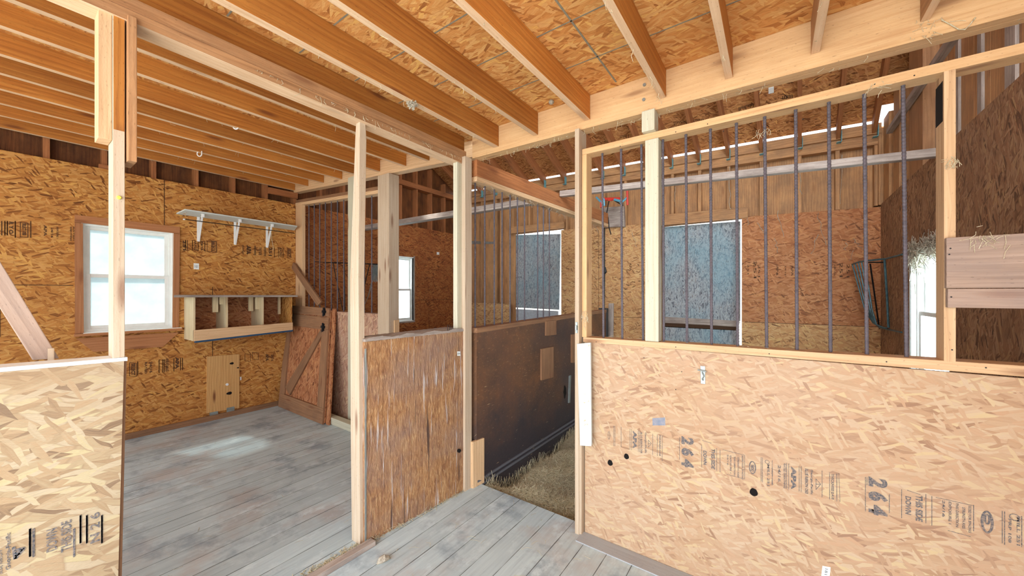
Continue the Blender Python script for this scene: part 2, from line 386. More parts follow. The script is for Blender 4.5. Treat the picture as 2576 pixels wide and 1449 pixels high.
def mat_floor():
    k = N('worn_grey_floorboards', 0.6, 0.3); o = k.obj(); s3 = k.sep(o)
    wdt = 0.128
    ux = k.math('DIVIDE', k.math('ADD', s3[0], 0.052), wdt); idx = k.math('FLOOR', ux); fr = k.math('FRACT', ux)
    wn = k.node('ShaderNodeTexWhiteNoise', noise_dimensions='1D'); k.link(idx, wn.inputs['W'])
    edge = k.math('MINIMUM', fr, k.math('SUBTRACT', 1.0, fr))
    gapw = k.math('MULTIPLY', k.noise(k.map(o, (1, 2.2, 1)), 3.0, 2), 0.034)
    gap = k.math('LESS_THAN', edge, k.math('SUBTRACT', gapw, 0.004))
    g = k.noise(k.map(o, (60, 3, 1)), 1.0, 4, 0.6)
    x = k.ramp(g, [(0.3, col(192, 210, 216)), (0.6, col(178, 196, 204)), (0.8, col(146, 160, 170))])
    big = k.noise(o, 1.9, 5, 0.62)
    x = k.mix(k.ramp(big, [(0.50, (0, 0, 0)), (0.64, (0.55,) * 3)]), x, col(176, 164, 160))
    big2 = k.noise(k.map(o, (1, 1, 1), 0, (4, 8, 0)), 3.3, 6, 0.65)
    x = k.mix(k.ramp(big2, [(0.52, (0, 0, 0)), (0.66, (0.7,) * 3)]), x, col(126, 142, 158))
    big3 = k.noise(k.map(o, (1.6, 1, 1), 0, (1, 5, 0)), 5.5, 6, 0.7)
    x = k.mix(k.ramp(big3, [(0.54, (0, 0, 0)), (0.66, (0.75,) * 3)]), x, col(206, 222, 228))
    hs = k.node('ShaderNodeHueSaturation'); k.link(x, hs.inputs['Color'])
    k.link(k.math('ADD', 0.92, k.math('MULTIPLY', wn.outputs[0], 0.16)), hs.inputs['Value'])
    x = k.mix(k.math('MULTIPLY', gap, 0.85), hs.outputs[0], col(46, 42, 42))
    k.bump(k.math('SUBTRACT', g, k.math('MULTIPLY', gap, 2.0)), 0.35, 0.004)
    return k.done(x)
M['floor'] = mat_floor()
def mat_rebar():
    k = N('rusty_rebar', 0.7, 0.4, 0.35); o = k.obj()
    n = k.noise(o, 26, 4, 0.7)
    return k.done(k.ramp(n, [(0.35, col(84, 80, 88)), (0.55, col(104, 98, 106)), (0.75, col(76, 62, 60))]))
M['rebar'] = mat_rebar()
def mat_algae():
    k = N('mossy_door_board', 0.85, 0.15); uv = k.uv()
    a = k.noise(k.map(uv, (9, 26, 1), 0.25), 1.0, 6, 0.72, 2.2)
    x = k.ramp(a, [(0.32, col(70, 72, 78)), (0.44, col(124, 130, 138)), (0.54, col(176, 186, 192)), (0.64, col(120, 110, 106)), (0.76, col(84, 70, 66))])
    b = k.noise(k.map(uv, (1.6, 2, 1)), 1.0, 3)
    x = k.mix(k.ramp(b, [(0.42, (0, 0, 0)), (0.66, (0.5,) * 3)]), x, col(120, 166, 184))
    v = k.noise(k.map(uv, (22, 60, 1), -0.4), 1.0, 4, 0.65, 1.5)
    x = k.mix(k.ramp(v, [(0.55, (0, 0, 0)), (0.66, (0.55,) * 3)]), x, col(62, 58, 60))
    k.bump(a, 0.8, 0.006)
    return k.done(x)
M['algae'] = mat_algae()
def mat_hay(n, a, b, c):
    k = N(n, 0.85, 0.15); o = k.obj(); f = k.noise(o, 30, 4, 0.7)
    g = k.noise(o, 3.5, 3)
    x = k.ramp(f, [(0.3, col(*a)), (0.5, col(*b)), (0.72, col(*c))])
    x = k.mix(k.ramp(g, [(0.4, (0, 0, 0)), (0.65, (0.5,) * 3)]), x, col(168, 160, 138))
    k.bump(f, 1.0, 0.02)
    return k.done(x)
M['haybed'] = mat_hay('trodden_hay', (176, 166, 140), (204, 196, 172), (222, 216, 196))
M['straw'] = mat_hay('hay_stalks', (216, 208, 180), (196, 186, 154), (230, 224, 200))
M['cobweb'] = mat_hay('dusty_web', (196, 188, 172), (160, 150, 136), (214, 208, 196))
def mat_paint_chipped(name, paint, under, amt):
    k = N(name, 0.55, 0.35); o = k.obj(); f = k.noise(o, 22, 6, 0.75)
    x = k.mix(k.ramp(f, [(0.55 - amt, (0, 0, 0)), (0.57 - amt + 0.02, (1, 1, 1))]), col(*paint), col(*under))
    return k.done(x)
M['whitepaint'] = plain('white_paint', (232, 234, 232), 0.45, 0, 0.3, (206, 206, 200), 14)
M['boardpaint'] = mat_paint_chipped('peeling_white_paint', (204, 214, 214), (206, 170, 136), -0.06)
M['whitemetal'] = plain('white_enamelled_metal', (236, 238, 240), 0.35, 0.1)
M['black'] = plain('black_iron', (34, 34, 38), 0.5, 0.6)
M['hole'] = plain('dark_hole', (14, 9, 8), 0.95)
M['galv'] = plain('galvanised_steel', (170, 182, 184), 0.4, 0.75, 0.4, (120, 130, 132), 20)
M['hanger'] = plain('blue_green_hanger', (120, 186, 200), 0.6, 0.1, 0.5, (80, 130, 140), 30)
M['rack'] = plain('teal_painted_steel', (62, 96, 110), 0.4, 0.5, 0.5, (110, 150, 160), 25)
M['bluepaint'] = plain('blue_painted_edge', (40, 78, 112), 0.5, 0, 0.4, (28, 50, 84), 18)
M['bluesteel'] = plain('sky_blue_steel', (96, 168, 200), 0.4, 0.3)
M['red'] = plain('red_rubber', (206, 62, 52), 0.5)
M['ink'] = plain('stamp_ink', (62, 70, 82), 0.85, 0, 0.85, (150, 134, 122), 170)
M['inkdark'] = plain('stamp_ink_brown', (52, 34, 24), 0.85, 0, 0.8, (110, 74, 46), 150)
M['inkblue'] = plain('blue_stamp', (120, 130, 150), 0.85, 0, 0.6, (160, 156, 160), 60)
M['soleboard'] = lumber('painted_grey_board', (184, 190, 196), (172, 178, 184), (150, 152, 158), knots=0.1, rings=.15, dirt=.3, dirtcol=(168, 154, 150))
M['pencil'] = plain('grey_chalk_line', (122, 118, 104), 0.9, 0, 0.4, (160, 140, 110), 50)
M['sticker'] = plain('white_sticker', (232, 238, 238), 0.5)
M['stickerink'] = plain('sticker_print', (60, 70, 84), 0.6)
M['seam'] = plain('panel_seam', (70, 48, 32), 0.9)
M['cable'] = plain('dark_cable', (38, 44, 48), 0.5)
M['ground'] = plain('pale_gravel', (176, 170, 158), 0.9, 0, 0.5, (140, 134, 120), 3)
def mat_glass(name, haze, c):
    m = bpy.data.materials.new(name); m.use_nodes = True; t = m.node_tree; t.nodes.clear()
    out = t.nodes.new('ShaderNodeOutputMaterial'); mx = t.nodes.new('ShaderNodeMixShader'); tr = t.nodes.new('ShaderNodeBsdfTransparent')
    tl = t.nodes.new('ShaderNodeBsdfTranslucent'); df = t.nodes.new('ShaderNodeBsdfDiffuse'); m2 = t.nodes.new('ShaderNodeMixShader')
    nz = t.nodes.new('ShaderNodeTexNoise'); nz.inputs['Scale'].default_value = 6; nz.inputs['Detail'].default_value = 6
    cr = t.nodes.new('ShaderNodeValToRGB'); cr.color_ramp.elements[0].position = 0.3; cr.color_ramp.elements[1].position = 0.75
    cr.color_ramp.elements[0].color = (haze * 0.8,) * 3 + (1,); cr.color_ramp.elements[1].color = (min(1, haze * 1.25),) * 3 + (1,)
    tc = t.nodes.new('ShaderNodeTexCoord'); t.links.new(tc.outputs['Object'], nz.inputs['Vector']); t.links.new(nz.outputs[0], cr.inputs[0])
    tr.inputs[0].default_value = (.40, .44, .45, 1); tl.inputs[0].default_value = col(*c); df.inputs[0].default_value = col(*c); m2.inputs[0].default_value = 0.3
    t.links.new(tl.outputs[0], m2.inputs[1]); t.links.new(df.outputs[0], m2.inputs[2])
    t.links.new(cr.outputs[0], mx.inputs[0]); t.links.new(tr.outputs[0], mx.inputs[1]); t.links.new(m2.outputs[0], mx.inputs[2])
    t.links.new(mx.outputs[0], out.inputs[0]); return m
M['glass'] = mat_glass('dusty_glass', 0.35, (225, 238, 240))

# ================================================================== SETTING
XW, XR, YB, YF, YG = -4.80, 0.86, 5.03, 1.89, 2.12     # window wall, gable wall, back wall, front partition, left grille
ZS = -0.24                                             # earth floor of the stalls
def struct(mb, name, mats, parent=None):
    o = mb.build(name, mats, parent)
    if parent is None: o['kind'] = 'structure'
    return o
UY, UX, UZ = V(0, 1, 0), V(1, 0, 0), V(0, 0, 1)
mb = MB()
mb.box(-4.9, XR, -1.8, 1.957, -0.06, 0, UY); mb.box(-4.9, -1.76, 1.957, YG + 0.09, -0.06, 0, UY)
struct(mb, 'floor', M['floor'])
mb = MB(); mb.box(-4.9, XR + 0.1, 1.90, 5.12, ZS - 0.05, ZS, UY); tag(struct(mb, 'floor_stalls', M['haybed']), kind='structure')
mb = MB(); mb.box(-30, 30, -30, 40, -0.35, -0.25, UY); tag(struct(mb, 'ground', M['ground']), kind='structure')

# ceiling boards over aisle and tack room, with drawn chalk lines
mb = MB()
mb.box(-1.84, XR, -1.8, YF + 0.04, 2.425, 2.445, UX)
mb.hexa([(-1.84, -1.8, 2.50), (-1.84, 2.2, 2.50), (-1.84, 2.2, 2.53), (-1.84, -1.8, 2.53)],
        [(-4.9, -1.8, 2.75), (-4.9, 2.2, 2.75), (-4.9, 2.2, 2.78), (-4.9, -1.8, 2.78)], UX)
zc = 2.4238
for y, xs in ((1.60, (-1.75, 0.8)), (1.33, (-1.75, 0.8)), (1.06, (-1.75, 0.8)), (0.79, (-1.75, 0.8)), (0.52, (-1.75, 0.8))):
    mb.box(xs[0], xs[1], y - 0.003, y + 0.003, zc, zc + 0.003, UX, 1)
for (xa, xb) in ((-0.66, -0.655), (-1.30, -1.295)):
    mb.hexa([(xa - 0.004, 1.85, zc), (xa + 0.004, 1.85, zc), (xa + 0.004, 1.85, zc + 0.003), (xa - 0.004, 1.85, zc + 0.003)],
            [(xb - 0.004, 0.1, zc), (xb + 0.004, 0.1, zc), (xb + 0.004, 0.1, zc + 0.003), (xb - 0.004, 0.1, zc + 0.003)], UY, 1)
struct(mb, 'ceiling', [M['osb_ceiling'], M['pencil']])

# ---- wall_left (with two windows)
W1 = (0.402, 0.994, 0.992, 1.945); W2 = (3.30, 3.955, 0.88, 1.925)
def wall_holes(mb, x, th, y0, y1, z0, z1, holes, L=UY):
    ys = sorted(set([y0, y1] + [h[0] for h in holes] + [h[1] for h in holes]))
    off = (random.uniform(0, 9), random.uniform(0, 9))
    for a, b in zip(ys[:-1], ys[1:]):
        zz = [(z0, z1)]
        for h in holes:
            if h[0] <= a + 1e-6 and h[1] >= b - 1e-6: zz = [(z0, h[2]), (h[3], z1)]
        for c, d in zz: mb.box(min(x, x + th), max(x, x + th), a, b, c, d, L, 0, off)
mb = MB(); wall_holes(mb, XW, -0.018, -1.6, YG, 0, 2.43, [W1])
wl = struct(mb, 'wall_left', M['osb_window'])
mb = MB(); wall_holes(mb, XW, -0.018, YG, YB, ZS, 2.43, [W2]); struct(mb, 'osb_lining', M['osb_left'], wl)
mb = MB(); wall_holes(mb, -4.91, -0.02, -1.6, YB + 0.1, ZS, 4.4, [W1, W2], UZ); struct(mb, 'plywood_siding', M['plydark'], wl)
SY = [-1.35 + 0.3175 * i for i in range(21)]
for i, y in enumerate(SY):
    zt = 3.2 if y < 1.2 else 3.07
    mb = MB(); mb.box(-4.91, -4.818 if y < 5 else -4.82, y - 0.034, y, 2.43, zt, UZ); struct(mb, 'stud', M['rafter'], wl)
    if y > 1.9:
        mb = MB(); mb.box(-4.91, -4.82, y - 0.034, y, 3.14, min(4.3, 3.13 + 0.541 * (5.0 - y)), UZ); struct(mb, 'stud', M['rafter'], wl)
mb = MB(); mb.box(-4.91, -4.79, -1.6, YB, 3.06, 3.14, UY); struct(mb, 'plate', M['rafter'], wl)
mb = MB()                                               # sheet joints
for (y, z0, z1) in ((0.926, 1.945, 2.43), (1.30, 0.0, 1.40), (0.0, 1.0, 1.40)): mb.box(XW, XW + 0.0012, y - 0.0025, y + 0.0025, z0, z1, UZ)
mb.box(XW, XW + 0.0012, -1.5, 0.36, 1.397, 1.402, UY); mb.box(XW, XW + 0.0012, 3.96, 5.0, 1.22, 1.225, UY); mb.box(XW, XW + 0.0012, 4.27, 4.275, 0, 1.22, UZ)
struct(mb, 'sheet_joint', M['seam'], wl)
mb = MB(); mb.box(XW, XW + 0.03, 0.5, 0.56, 2.43, 2.46, UY)
mb.bar((XW - 0.01, 1.82, 2.50), (XW - 0.01, 2.14, 2.50), (0.03, 0, 0), (0, 0, 0.07)); struct(mb, 'blocking', M['rafter'], wl)

# ---- wall_back with two dutch doors
D1 = (P(1289, 588, Y=YB).x, P(1411, 588, Y=YB).x, 1.08, 2.335); D2 = (P(1663, 567, Y=YB).x, P(1866, 552, Y=YB).x, 1.03, 2.215)
def wbox(mb, x0, x1, z0, z1a, z1b, y0=YB, y1=YB + 0.018, L=UX, mi=0):
    mb.hexa([(x0, y0, z0), (x0, y1, z0), (x0, y1, z1a), (x0, y0, z1a)], [(x1, y0, z0), (x1, y1, z0), (x1, y1, z1b), (x1, y0, z1b)], L, mi)
def ztop(x): return 2.30 - 0.036 * (x + 2.64) + 0.01
mb = MB()
wbox(mb, D1[1] + 0.005, D2[0], 1.003, ztop(D1[1]), ztop(D2[0]))
wbk = struct(mb, 'wall_back', M['osb_back'])
mb = MB(); wbox(mb, D2[1], XR, 1.003, ztop(D2[1]), ztop(XR)); struct(mb, 'upper_lining', M['osb_redback'], wbk)
mb = MB(); wbox(mb, D1[1] + 0.005, D2[0], ZS, 1.0, 1.0); wbox(mb, D2[1], XR, ZS, 1.0, 1.0); struct(mb, 'lower_lining', M['osb_back'], wbk)
mb = MB(); wbox(mb, XW, D1[0] - 0.06, ZS, 1.17, 1.15); struct(mb, 'short_lining', M['osb_back'], wbk)
mb = MB()
for a, b, z0, z1 in ((XW, D1[0], ZS, 3.15), (D1[0], D1[1], 2.335, 3.12), (D1[1], D2[0], ZS, 3.1), (D2[0], D2[1], 2.215, 3.05), (D2[1], XR + 0.1, ZS, 3.0)):
    mb.box(a, b, 5.12, 5.135, z0, z1, UZ)
struct(mb, 'plywood_siding', M['ply'], wbk)
RX = [P(px, 430, Y=5.0).x for px in (1374, 1425.3, 1471.5, 1520, 1574, 1632, 1693.5, 1763, 1836.7, 1920, 2017, 2114)]
SX = RX + [P(px, 430, Y=5.03).x for px in (2212,)]
def free(x):  # inside a door opening?
    return D1[0] - 0.02 < x < D1[1] + 0.02 or D2[0] - 0.02 < x < D2[1] + 0.02
def ze(x): return 3.03 - 0.036 * x
xl = [P(px, 600, Y=5.04).x for px in (1174, 1214, 1250, 1262, 1293)]
for x in SX + [P(1334, 500, Y=5.04).x] + xl:
    z0 = (2.42 if x < -2.2 else 2.26) if free(x) else (1.172 if x < -3.5 else 2.2)
    mb = MB(); mb.box(x - 0.034, x, 5.03 if x < -3.5 else 5.035, 5.119, z0, ze(x) - 0.16, UZ); struct(mb, 'stud', M['ply'], wbk)
def xboard(name, x0, x1, za0, za1, zb0, zb1, y0, y1, mat, parent):
    mb = MB(); mb.hexa([(x0, y0, za0), (x0, y1, za0), (x0, y1, za1), (x0, y0, za1)], [(x1, y0, zb0), (x1, y1, zb0), (x1, y1, zb1), (x1, y0, zb1)], UX)
    return struct(mb, name, mat, parent)
xboard('top_plate', XW, XR, ze(XW) - 0.10, ze(XW), ze(XR) - 0.10, ze(XR), 4.99, 5.03, M['ply'], wbk)
xboard('top_plate', XW, XR, ze(XW) - 0.20, ze(XW) - 0.10, ze(XR) - 0.20, ze(XR) - 0.10, 5.02, 5.11, M['ply'], wbk)
xboard('door_header', D1[0] - 0.02, D1[1] + 0.06, 2.345, 2.455, 2.335, 2.43, 5.015, 5.05, M['ply'], wbk)
xboard('door_header', D2[0] - 0.02, D2[1] + 0.06, 2.22, 2.36, 2.205, 2.33, 5.015, 5.05, M['ply'], wbk)
for a in (D1[1], D2[0] - 0.03, D2[1]):
    mb = MB(); mb.box(a, a + 0.03, 5.031 if a != D1[1] else 5.049, 5.11, ZS, 2.21, UZ); struct(mb, 'jamb', M['ply'], wbk)
for px_ in (1505, 2040):
    pass
# vertical cobweb drips and stains clinging to the back wall boards
def web(mb, px, py, ln, plane, amp=0.02, r=0.004, sx=0.0):
    p0 = P(px, py, **plane); pts = []
    for i in range(7):
        t = i / 6.0
        q = p0 + V(0, 0, -ln * t)
        j = amp * (random.random() - 0.5)
        if 'Y' in plane: q.x += j + sx * t; q.y -= 0.006
        else: q.y += j + sx * t; q.x += 0.006 if plane['X'] < 0 else -0.006
        pts.append(q)
    mb.tube(pts, [r * (0.5 + random.random()) for _ in pts], 5)
mb = MB()
for px, py, ln in ((1495, 570, .1), (1560, 600, .25), (1592, 585, .2), (1610, 590, .28), (1625, 600, .2), (1880, 545, .1), (1905, 560, .14), (1955, 530, .3), (2055, 535, .35), (2058, 590, .2), (2130, 610, .08), (2145, 600, .12), (2150, 630, .1), (1950, 600, .16)):
    web(mb, px, py, ln, dict(Y=5.03), 0.028, 0.0024, random.uniform(-.05, .08))
for px, py, ln in ((1515, 150 + 400, .15), (1700, 470, .25), (1570, 480, .3), (1834, 420, .5), (2118, 390, .5), (2010, 420, .3), (1240, 455, .12)):
    web(mb, px, py, ln, dict(Y=5.0), 0.022, 0.003, random.uniform(-.03, .03))
tag(mb.build('cobweb', M['cobweb']), 'grey dusty cobweb threads hanging down the back wall boards', 'cobweb', kind='stuff')

# ---- gable wall on the right
W3 = (3.30, 4.07, 0.72, 1.665)
mb = MB(); wall_holes(mb, XR, 0.018, 1.9, YB, ZS, 2.2, [W3], UZ)
wr = struct(mb, 'wall_right', M['osb_dark'])
mb = MB(); mb.hexa([(XR, 1.9, 2.2), (XR, 5.03, 2.2), (XR, 5.03, 2.207), (XR, 1.9, 2.28)], [(XR + 0.018, 1.9, 2.2), (XR + 0.018, 5.03, 2.2), (XR + 0.018, 5.03, 2.207), (XR + 0.018, 1.9, 2.28)], UZ)
struct(mb, 'upper_lining', M['osb_dark'], wr)
mb = MB(); mb.box(XR, XR + 0.018, 0.45, 1.9, 0, 2.43, UY); mb.box(XR, XR + 0.018, -1.8, 0.45, 2.15, 2.43, UY); struct(mb, 'aisle_lining', M['osb_back'], wr)
mb = MB()
for y in [1.9 + 0.20 * i for i in range(17)]:
    a, b = y, min(5.13, y + 0.196)
    if a > 5.1: break
    for c, d in ([(ZS, W3[2]), (W3[3], None)] if (W3[0] <= a + .1 and b - .1 <= W3[1]) else [(ZS, None)]):
        top = d or (3.10 + 0.541 * (5.0 - a)); top2 = d or (3.10 + 0.541 * (5.0 - b))
        mb.hexa([(0.952, a, c), (0.967, a, c), (0.967, b, c), (0.952, b, c)], [(0.952, a, top), (0.967, a, top), (0.967, b, top2), (0.952, b, top2)], UZ)
struct(mb, 'plywood_siding', M['ply'], wr)
for pa, pb, m, xx in ((2223, 2236, 'ply', .87), (2248, 2262, 'ply', .87), (2287, 2321, 'plate', .87), (2330, 2356, 'railwood', .93), (2403, 2410, 'grey', .938), (2458, 2468, 'grey', .938), (2527, 2553, 'grey', .938)):
    ya, yb_ = P(pb, 300, X=xx).y, P(pa, 300, X=xx).y
    mb = MB(); mb.box(xx, 0.951, ya, yb_, 2.21 if xx < .9 else 2.2, min(3.0 + 0.541 * (5.0 - yb_), 2.72 if m == 'railwood' else 9), UZ); struct(mb, 'stud', M[m], wr)
mb = MB(); mb.box(.84, .951, 5.0, 5.1, 2.2, 2.95, UZ); struct(mb, 'corner_stud', M['ply'], wr)
mb = MB(); mb.bar((0.825, 4.62, 2.76), (0.825, 1.9, 2.81), (0.04, 0, 0), (0, 0, 0.04)); struct(mb, 'girt', M['grey'], wr)
pass

# ---- roof
mb = MB()
def roofz(x, y): return ze(x) + 0.040 + 0.541 * (5.0 - y)
for x0, x1 in ((-4.95, -3.615), (-3.615, -2.395), (-2.395, -1.175), (-1.175, 0.035), (0.035, 0.80)):
    for y0, y1 in ((5.01, 3.895), (3.895, 2.795), (2.795, 1.2)):
        mb.hexa([(x0, y0, roofz(x0, y0)), (x1, y0, roofz(x1, y0)), (x1, y0, roofz(x1, y0) + 0.012), (x0, y0, roofz(x0, y0) + 0.012)],
                [(x0, y1, roofz(x0, y1)), (x1, y1, roofz(x1, y1)), (x1, y1, roofz(x1, y1) + 0.012), (x0, y1, roofz(x0, y1) + 0.012)], UX)
mb.hexa([(0.80, 4.86, roofz(.8, 4.86)), (0.98, 4.86, roofz(.98, 4.86)), (0.98, 4.86, roofz(.98, 4.86) + .012), (0.80, 4.86, roofz(.8, 4.86) + .012)],
        [(0.80, 1.2, roofz(.8, 1.2)), (0.98, 1.2, roofz(.98, 1.2)), (0.98, 1.2, roofz(.98, 1.2) + .012), (0.80, 1.2, roofz(.8, 1.2) + .012)], UX)
zr = roofz(-2, 1.2)
mb.hexa([(-4.95, 1.2, zr), (0.98, 1.2, zr), (0.98, 1.2, zr + .02), (-4.95, 1.2, zr + .02)], [(-4.95, -2, zr - 1.7), (0.98, -2, zr - 1.7), (0.98, -2, zr - 1.68), (-4.95, -2, zr - 1.68)], UX)
struct(mb, 'roof', M['osb_roof'])
ords = ['first', 'second', 'third', 'fourth', 'fifth', 'sixth', 'seventh', 'eighth', 'ninth', 'tenth', 'eleventh', 'twelfth', 'thirteenth', 'fourteenth', 'fifteenth', 'sixteenth', 'seventeenth']
lx = []
x = RX[0] - 0.33
while x > -4.6: lx.append(x); x -= 0.318
RXX = sorted(lx + RX + [P(2205, 330, Y=5.0).x])
def rafter(x, label):
    r = root('rafter', (x, 5.0, ze(x)), label, 'rafter', 'rafters of the stall roof')
    m = 3.75; dx = -0.0454 * m
    A = V(x - 0.034, 5.0, ze(x) - 0.10); B = A + V(dx, -m, 0.541 * m)
    mb = MB(); mb.bar(A, B, (0.034, 0, 0), (0, 0, 0.15)); mb.build('timber', M['rafter'], r)
    mb = MB(); mb.slab([(x + 0.001, 4.99, ze(x) - 0.14), (x + 0.001, 4.93, ze(x) - 0.14), (x + 0.001, 4.93, ze(x) - 0.03), (x + 0.001, 4.99, ze(x) - 0.03)], (0.004, 0, 0))
    mb.box(x - 0.034, x + 0.003, 4.93, 4.99, ze(x) - 0.145, ze(x) - 0.141)
    mb.build('rafter_hanger', M['hanger'], r); settle(r)
for i, x in enumerate(RXX):
    n = len(RXX) - 1 - i
    rafter(x, 'brown pine roof rafter ending on the back wall, %s from the right gable end' % ords[min(n, 16)])

# ================================================================== AISLE CEILING JOISTS
jx = [(-1.80, -1.758)] + [(P(a, 300, Y=YF).x, P(b, 300, Y=YF).x) for a, b in ((1243, 1255), (1343, 1354), (1471, 1485), (1660, 1676), (1825, 1843.8), (2039.5, 2062.7), (2314, 2339))]
jl = ['rich brown pine ceiling joist lying on the double plate above the corner post', 'pine ceiling joist with a white fluff clump on it, next to the corner post',
      'pine ceiling joist with a scraped grey patch at its far end', 'pine ceiling joist meeting the beam directly above the doorway post', 'pale pine ceiling joist meeting the beam beside two bolt heads over the treated post',
      'rough pine ceiling joist right of the two bolt heads in the beam', 'grey-dusted ceiling joist meeting the beam beside a long knot streak', 'rightmost ceiling joist with hay stuck to its end']
for i, ((a, b), lb) in enumerate(zip(jx, jl)):
    mb = MB(); mb.box(a, b, -1.7, YF - 0.002, 2.29 if i else 2.306, 2.424, UY)
    mb.underside(); tag(mb.build('ceiling_joist', [M['joist'] if i < 6 else M['plate'], M['joist_lit_edge']], None, 0.0015), lb, 'joist', 'ceiling joists over the aisle')
# beam over front partition
mb = MB(); A = V(-1.685, YF, 2.262); B = V(0.86, YF, 2.222)
mb.hexa([A, A + V(0, 0.036, 0), (A.x, YF + 0.036, 2.424), (A.x, YF, 2.424)], [B, B + V(0, 0.036, 0), (B.x, YF + 0.036, 2.424), (B.x, YF, 2.424)], UX)
mb.hexa([A + V(0, .038, 0), A + V(0, 0.072, 0), (A.x, YF + 0.072, 2.424), (A.x, YF + .038, 2.424)], [B + V(0, .038, 0), B + V(0, 0.072, 0), (B.x, YF + 0.072, 2.424), (B.x, YF + .038, 2.424)], UX)
beam = root('header_beam', (-0.4, YF, 2.25), 'long pale yellow pine beam carrying the aisle joists above the barred partition', 'beam')
mb.build('timber', M['beam'], beam)
for (x, y) in ((1621.5, 214), (1620, 251)):
    p = P(x, y, Y=YF); mb = MB(); mb.tube([p + V(0, -0.006, 0), p + V(0, 0.001, 0)], 0.008, 10); mb.build('bolt_head', M['galv'], beam)
settle(beam)
# double plate over the tack-room side
for k, (z0, nm, m) in enumerate(((2.226, 'lower pine plate of the pair running over the tack room doorway', 'plate'), (2.264, 'upper weathered plate of the pair under the first ceiling joist', 'plate'))):
    mb = MB()
    if k == 0: mb.hexa([(-1.80, -1.6, z0 + .01), (-1.712, -1.6, z0 + .01), (-1.712, -1.6, z0 + .046), (-1.80, -1.6, z0 + .046)], [(-1.80, 1.815, z0 - .012), (-1.712, 1.815, z0 - .012), (-1.712, 1.815, z0 + .024), (-1.80, 1.815, z0 + .024)], UY)
    else: mb.hexa([(-1.80, -1.6, z0 + .011), (-1.715, -1.6, z0 + .011), (-1.715, -1.6, z0 + .041), (-1.80, -1.6, z0 + .041)], [(-1.80, 1.86, z0 - .012), (-1.715, 1.86, z0 - .012), (-1.715, 1.86, z0 + .041), (-1.80, 1.86, z0 + .041)], UY)
    mb.underside(); tag(mb.build('top_plate', [M[m], M['joist_lit_edge']]), nm, 'plate')

# ================================================================== TACK ROOM CEILING
lj = [P(x, y, Y=YG - 0.02) for x, y in [(1080.8, 404), (1022.6, 417.8), (956.6, 431.4), (905, 441), (861.5, 450.8), (815.3, 459.6), (776, 468.3), (742.5, 479)]]
for i, p in enumerate(lj):
    mb = MB(); mb.box(p.x - 0.034, p.x, -1.6, YG - 0.022, p.z, p.z + 0.135, UY)
    mb.underside(); tag(mb.build('ceiling_joist', [M['joist'], M['joist_lit_edge']], None, 0.0015), 'orange pine joist over the tack room, %s from the doorway plate toward the window wall' % ords[i], 'joist', 'ceiling joists over the tack room')
hA, hB = P(1111, 410, Y=YG - 0.02), P(742, 484, Y=YG - 0.02)
sl = (hB.z - hA.z) / (hB.x - hA.x); h0 = V(-1.70, YG - 0.02, hA.z + sl * (-1.70 - hA.x)); h1 = V(XW, YG - 0.02, hA.z + sl * (XW - hA.x))
mb = MB(); mb.bar(h0, h1, (0, 0.07, 0), (0, 0, 0.165))
tag(mb.build('header_beam', M['pine']), 'pine beam across the far ends of the tack room joists', 'beam')

# ================================================================== BARS
def bar_mesh(L, name='bar_mesh'):
    mb = MB(); pts = []; rs = []; n = int(L / 0.0065)
    for i in range(n + 1):
        pts.append(V(0, 0, L * i / n)); rs.append(0.0054 if i % 2 else 0.0067)
    mb.tube(pts, rs, 8)
    o = mb.build(name, M['rebar']); me = o.data; bpy.data.objects.remove(o); return me
BM = bar_mesh(1.0)
def add_bar(parent, p, q, off=V(0, 0, 0)):
    o = bpy.data.objects.new('bar', BM); C.objects.link(o); o.parent = parent
    d = q - p; o.location = p - off; o.rotation_mode = 'QUATERNION'; o.rotation_quaternion = d.to_track_quat('Z', 'Y'); o.scale = (1, 1, d.length)
    return o

# ================================================================== FRONT PARTITION
fp = root('stall_partition', (0, YF, 0), 'pale strand board stall front with a rebar grille above it, right of the doorway', 'stall partition')
bars_px = [(1518.2, 1515.2), (1565.4, 1562.3), (1617.9, 1613.5), (1670, 1667.4), (1728.3, 1725.4), (1790.2, 1787), (1855.9, 1852.4), (1928.8, 1923.6), (2005, 2001.6), (2089.4, 2085), (2180.9, 2173.9), (2280.7, 2271.7)]
xl0 = P(1470, 850, Y=YF).x
mb = MB()
hx = [((1535, 1164), 0.014), ((1576, 1148), 0.013), ((1896, 1238), 0.015)]
mb.box(xl0, XR - 0.002, YF + 0.006, YF + 0.02, 0.0, 1.062, UX)
panel = mb.build('lower_panel', M['osb_front'], fp)
def zz_(x, a, b): return a + (b - a) * (x + 0.866) / 1.514
xr_ = XR - 0.002
mb = MB(); mb.hexa([(xl0 - 0.008, YF, 1.061), (xl0 - 0.008, YF + .085, 1.061), (xl0 - 0.008, YF + .085, 1.0885), (xl0 - 0.008, YF, 1.0885)],
                   [(xr_, YF, zz_(xr_, 1.061, 1.068)), (xr_, YF + .085, zz_(xr_, 1.061, 1.068)), (xr_, YF + .085, zz_(xr_, 1.0885, 1.103)), (xr_, YF, zz_(xr_, 1.0885, 1.103))], UX)
mb.build('bottom_rail', M['pine'], fp, 0.002)
x0 = P(1464, 380, Y=YF).x
mb = MB(); mb.hexa([(x0, YF, 2.106), (x0, YF + .075, 2.106), (x0, YF + .075, 2.138), (x0, YF, 2.138)],
                   [(xr_, YF, 2.094), (xr_, YF + .075, 2.094), (xr_, YF + .075, 2.13), (xr_, YF, 2.13)], UX)
mb.build('top_rail', M['beam'], fp, 0.002)
xa, xb = P(1464, 700, Y=YF + .002).x, P(1475.5, 700, Y=YF + .002).x
mb = MB(); mb.box(xa, xb, YF + .002, YF + 0.075, 1.089, 2.106, UZ); mb.build('end_stud', M['beam'], fp, 0.0015)
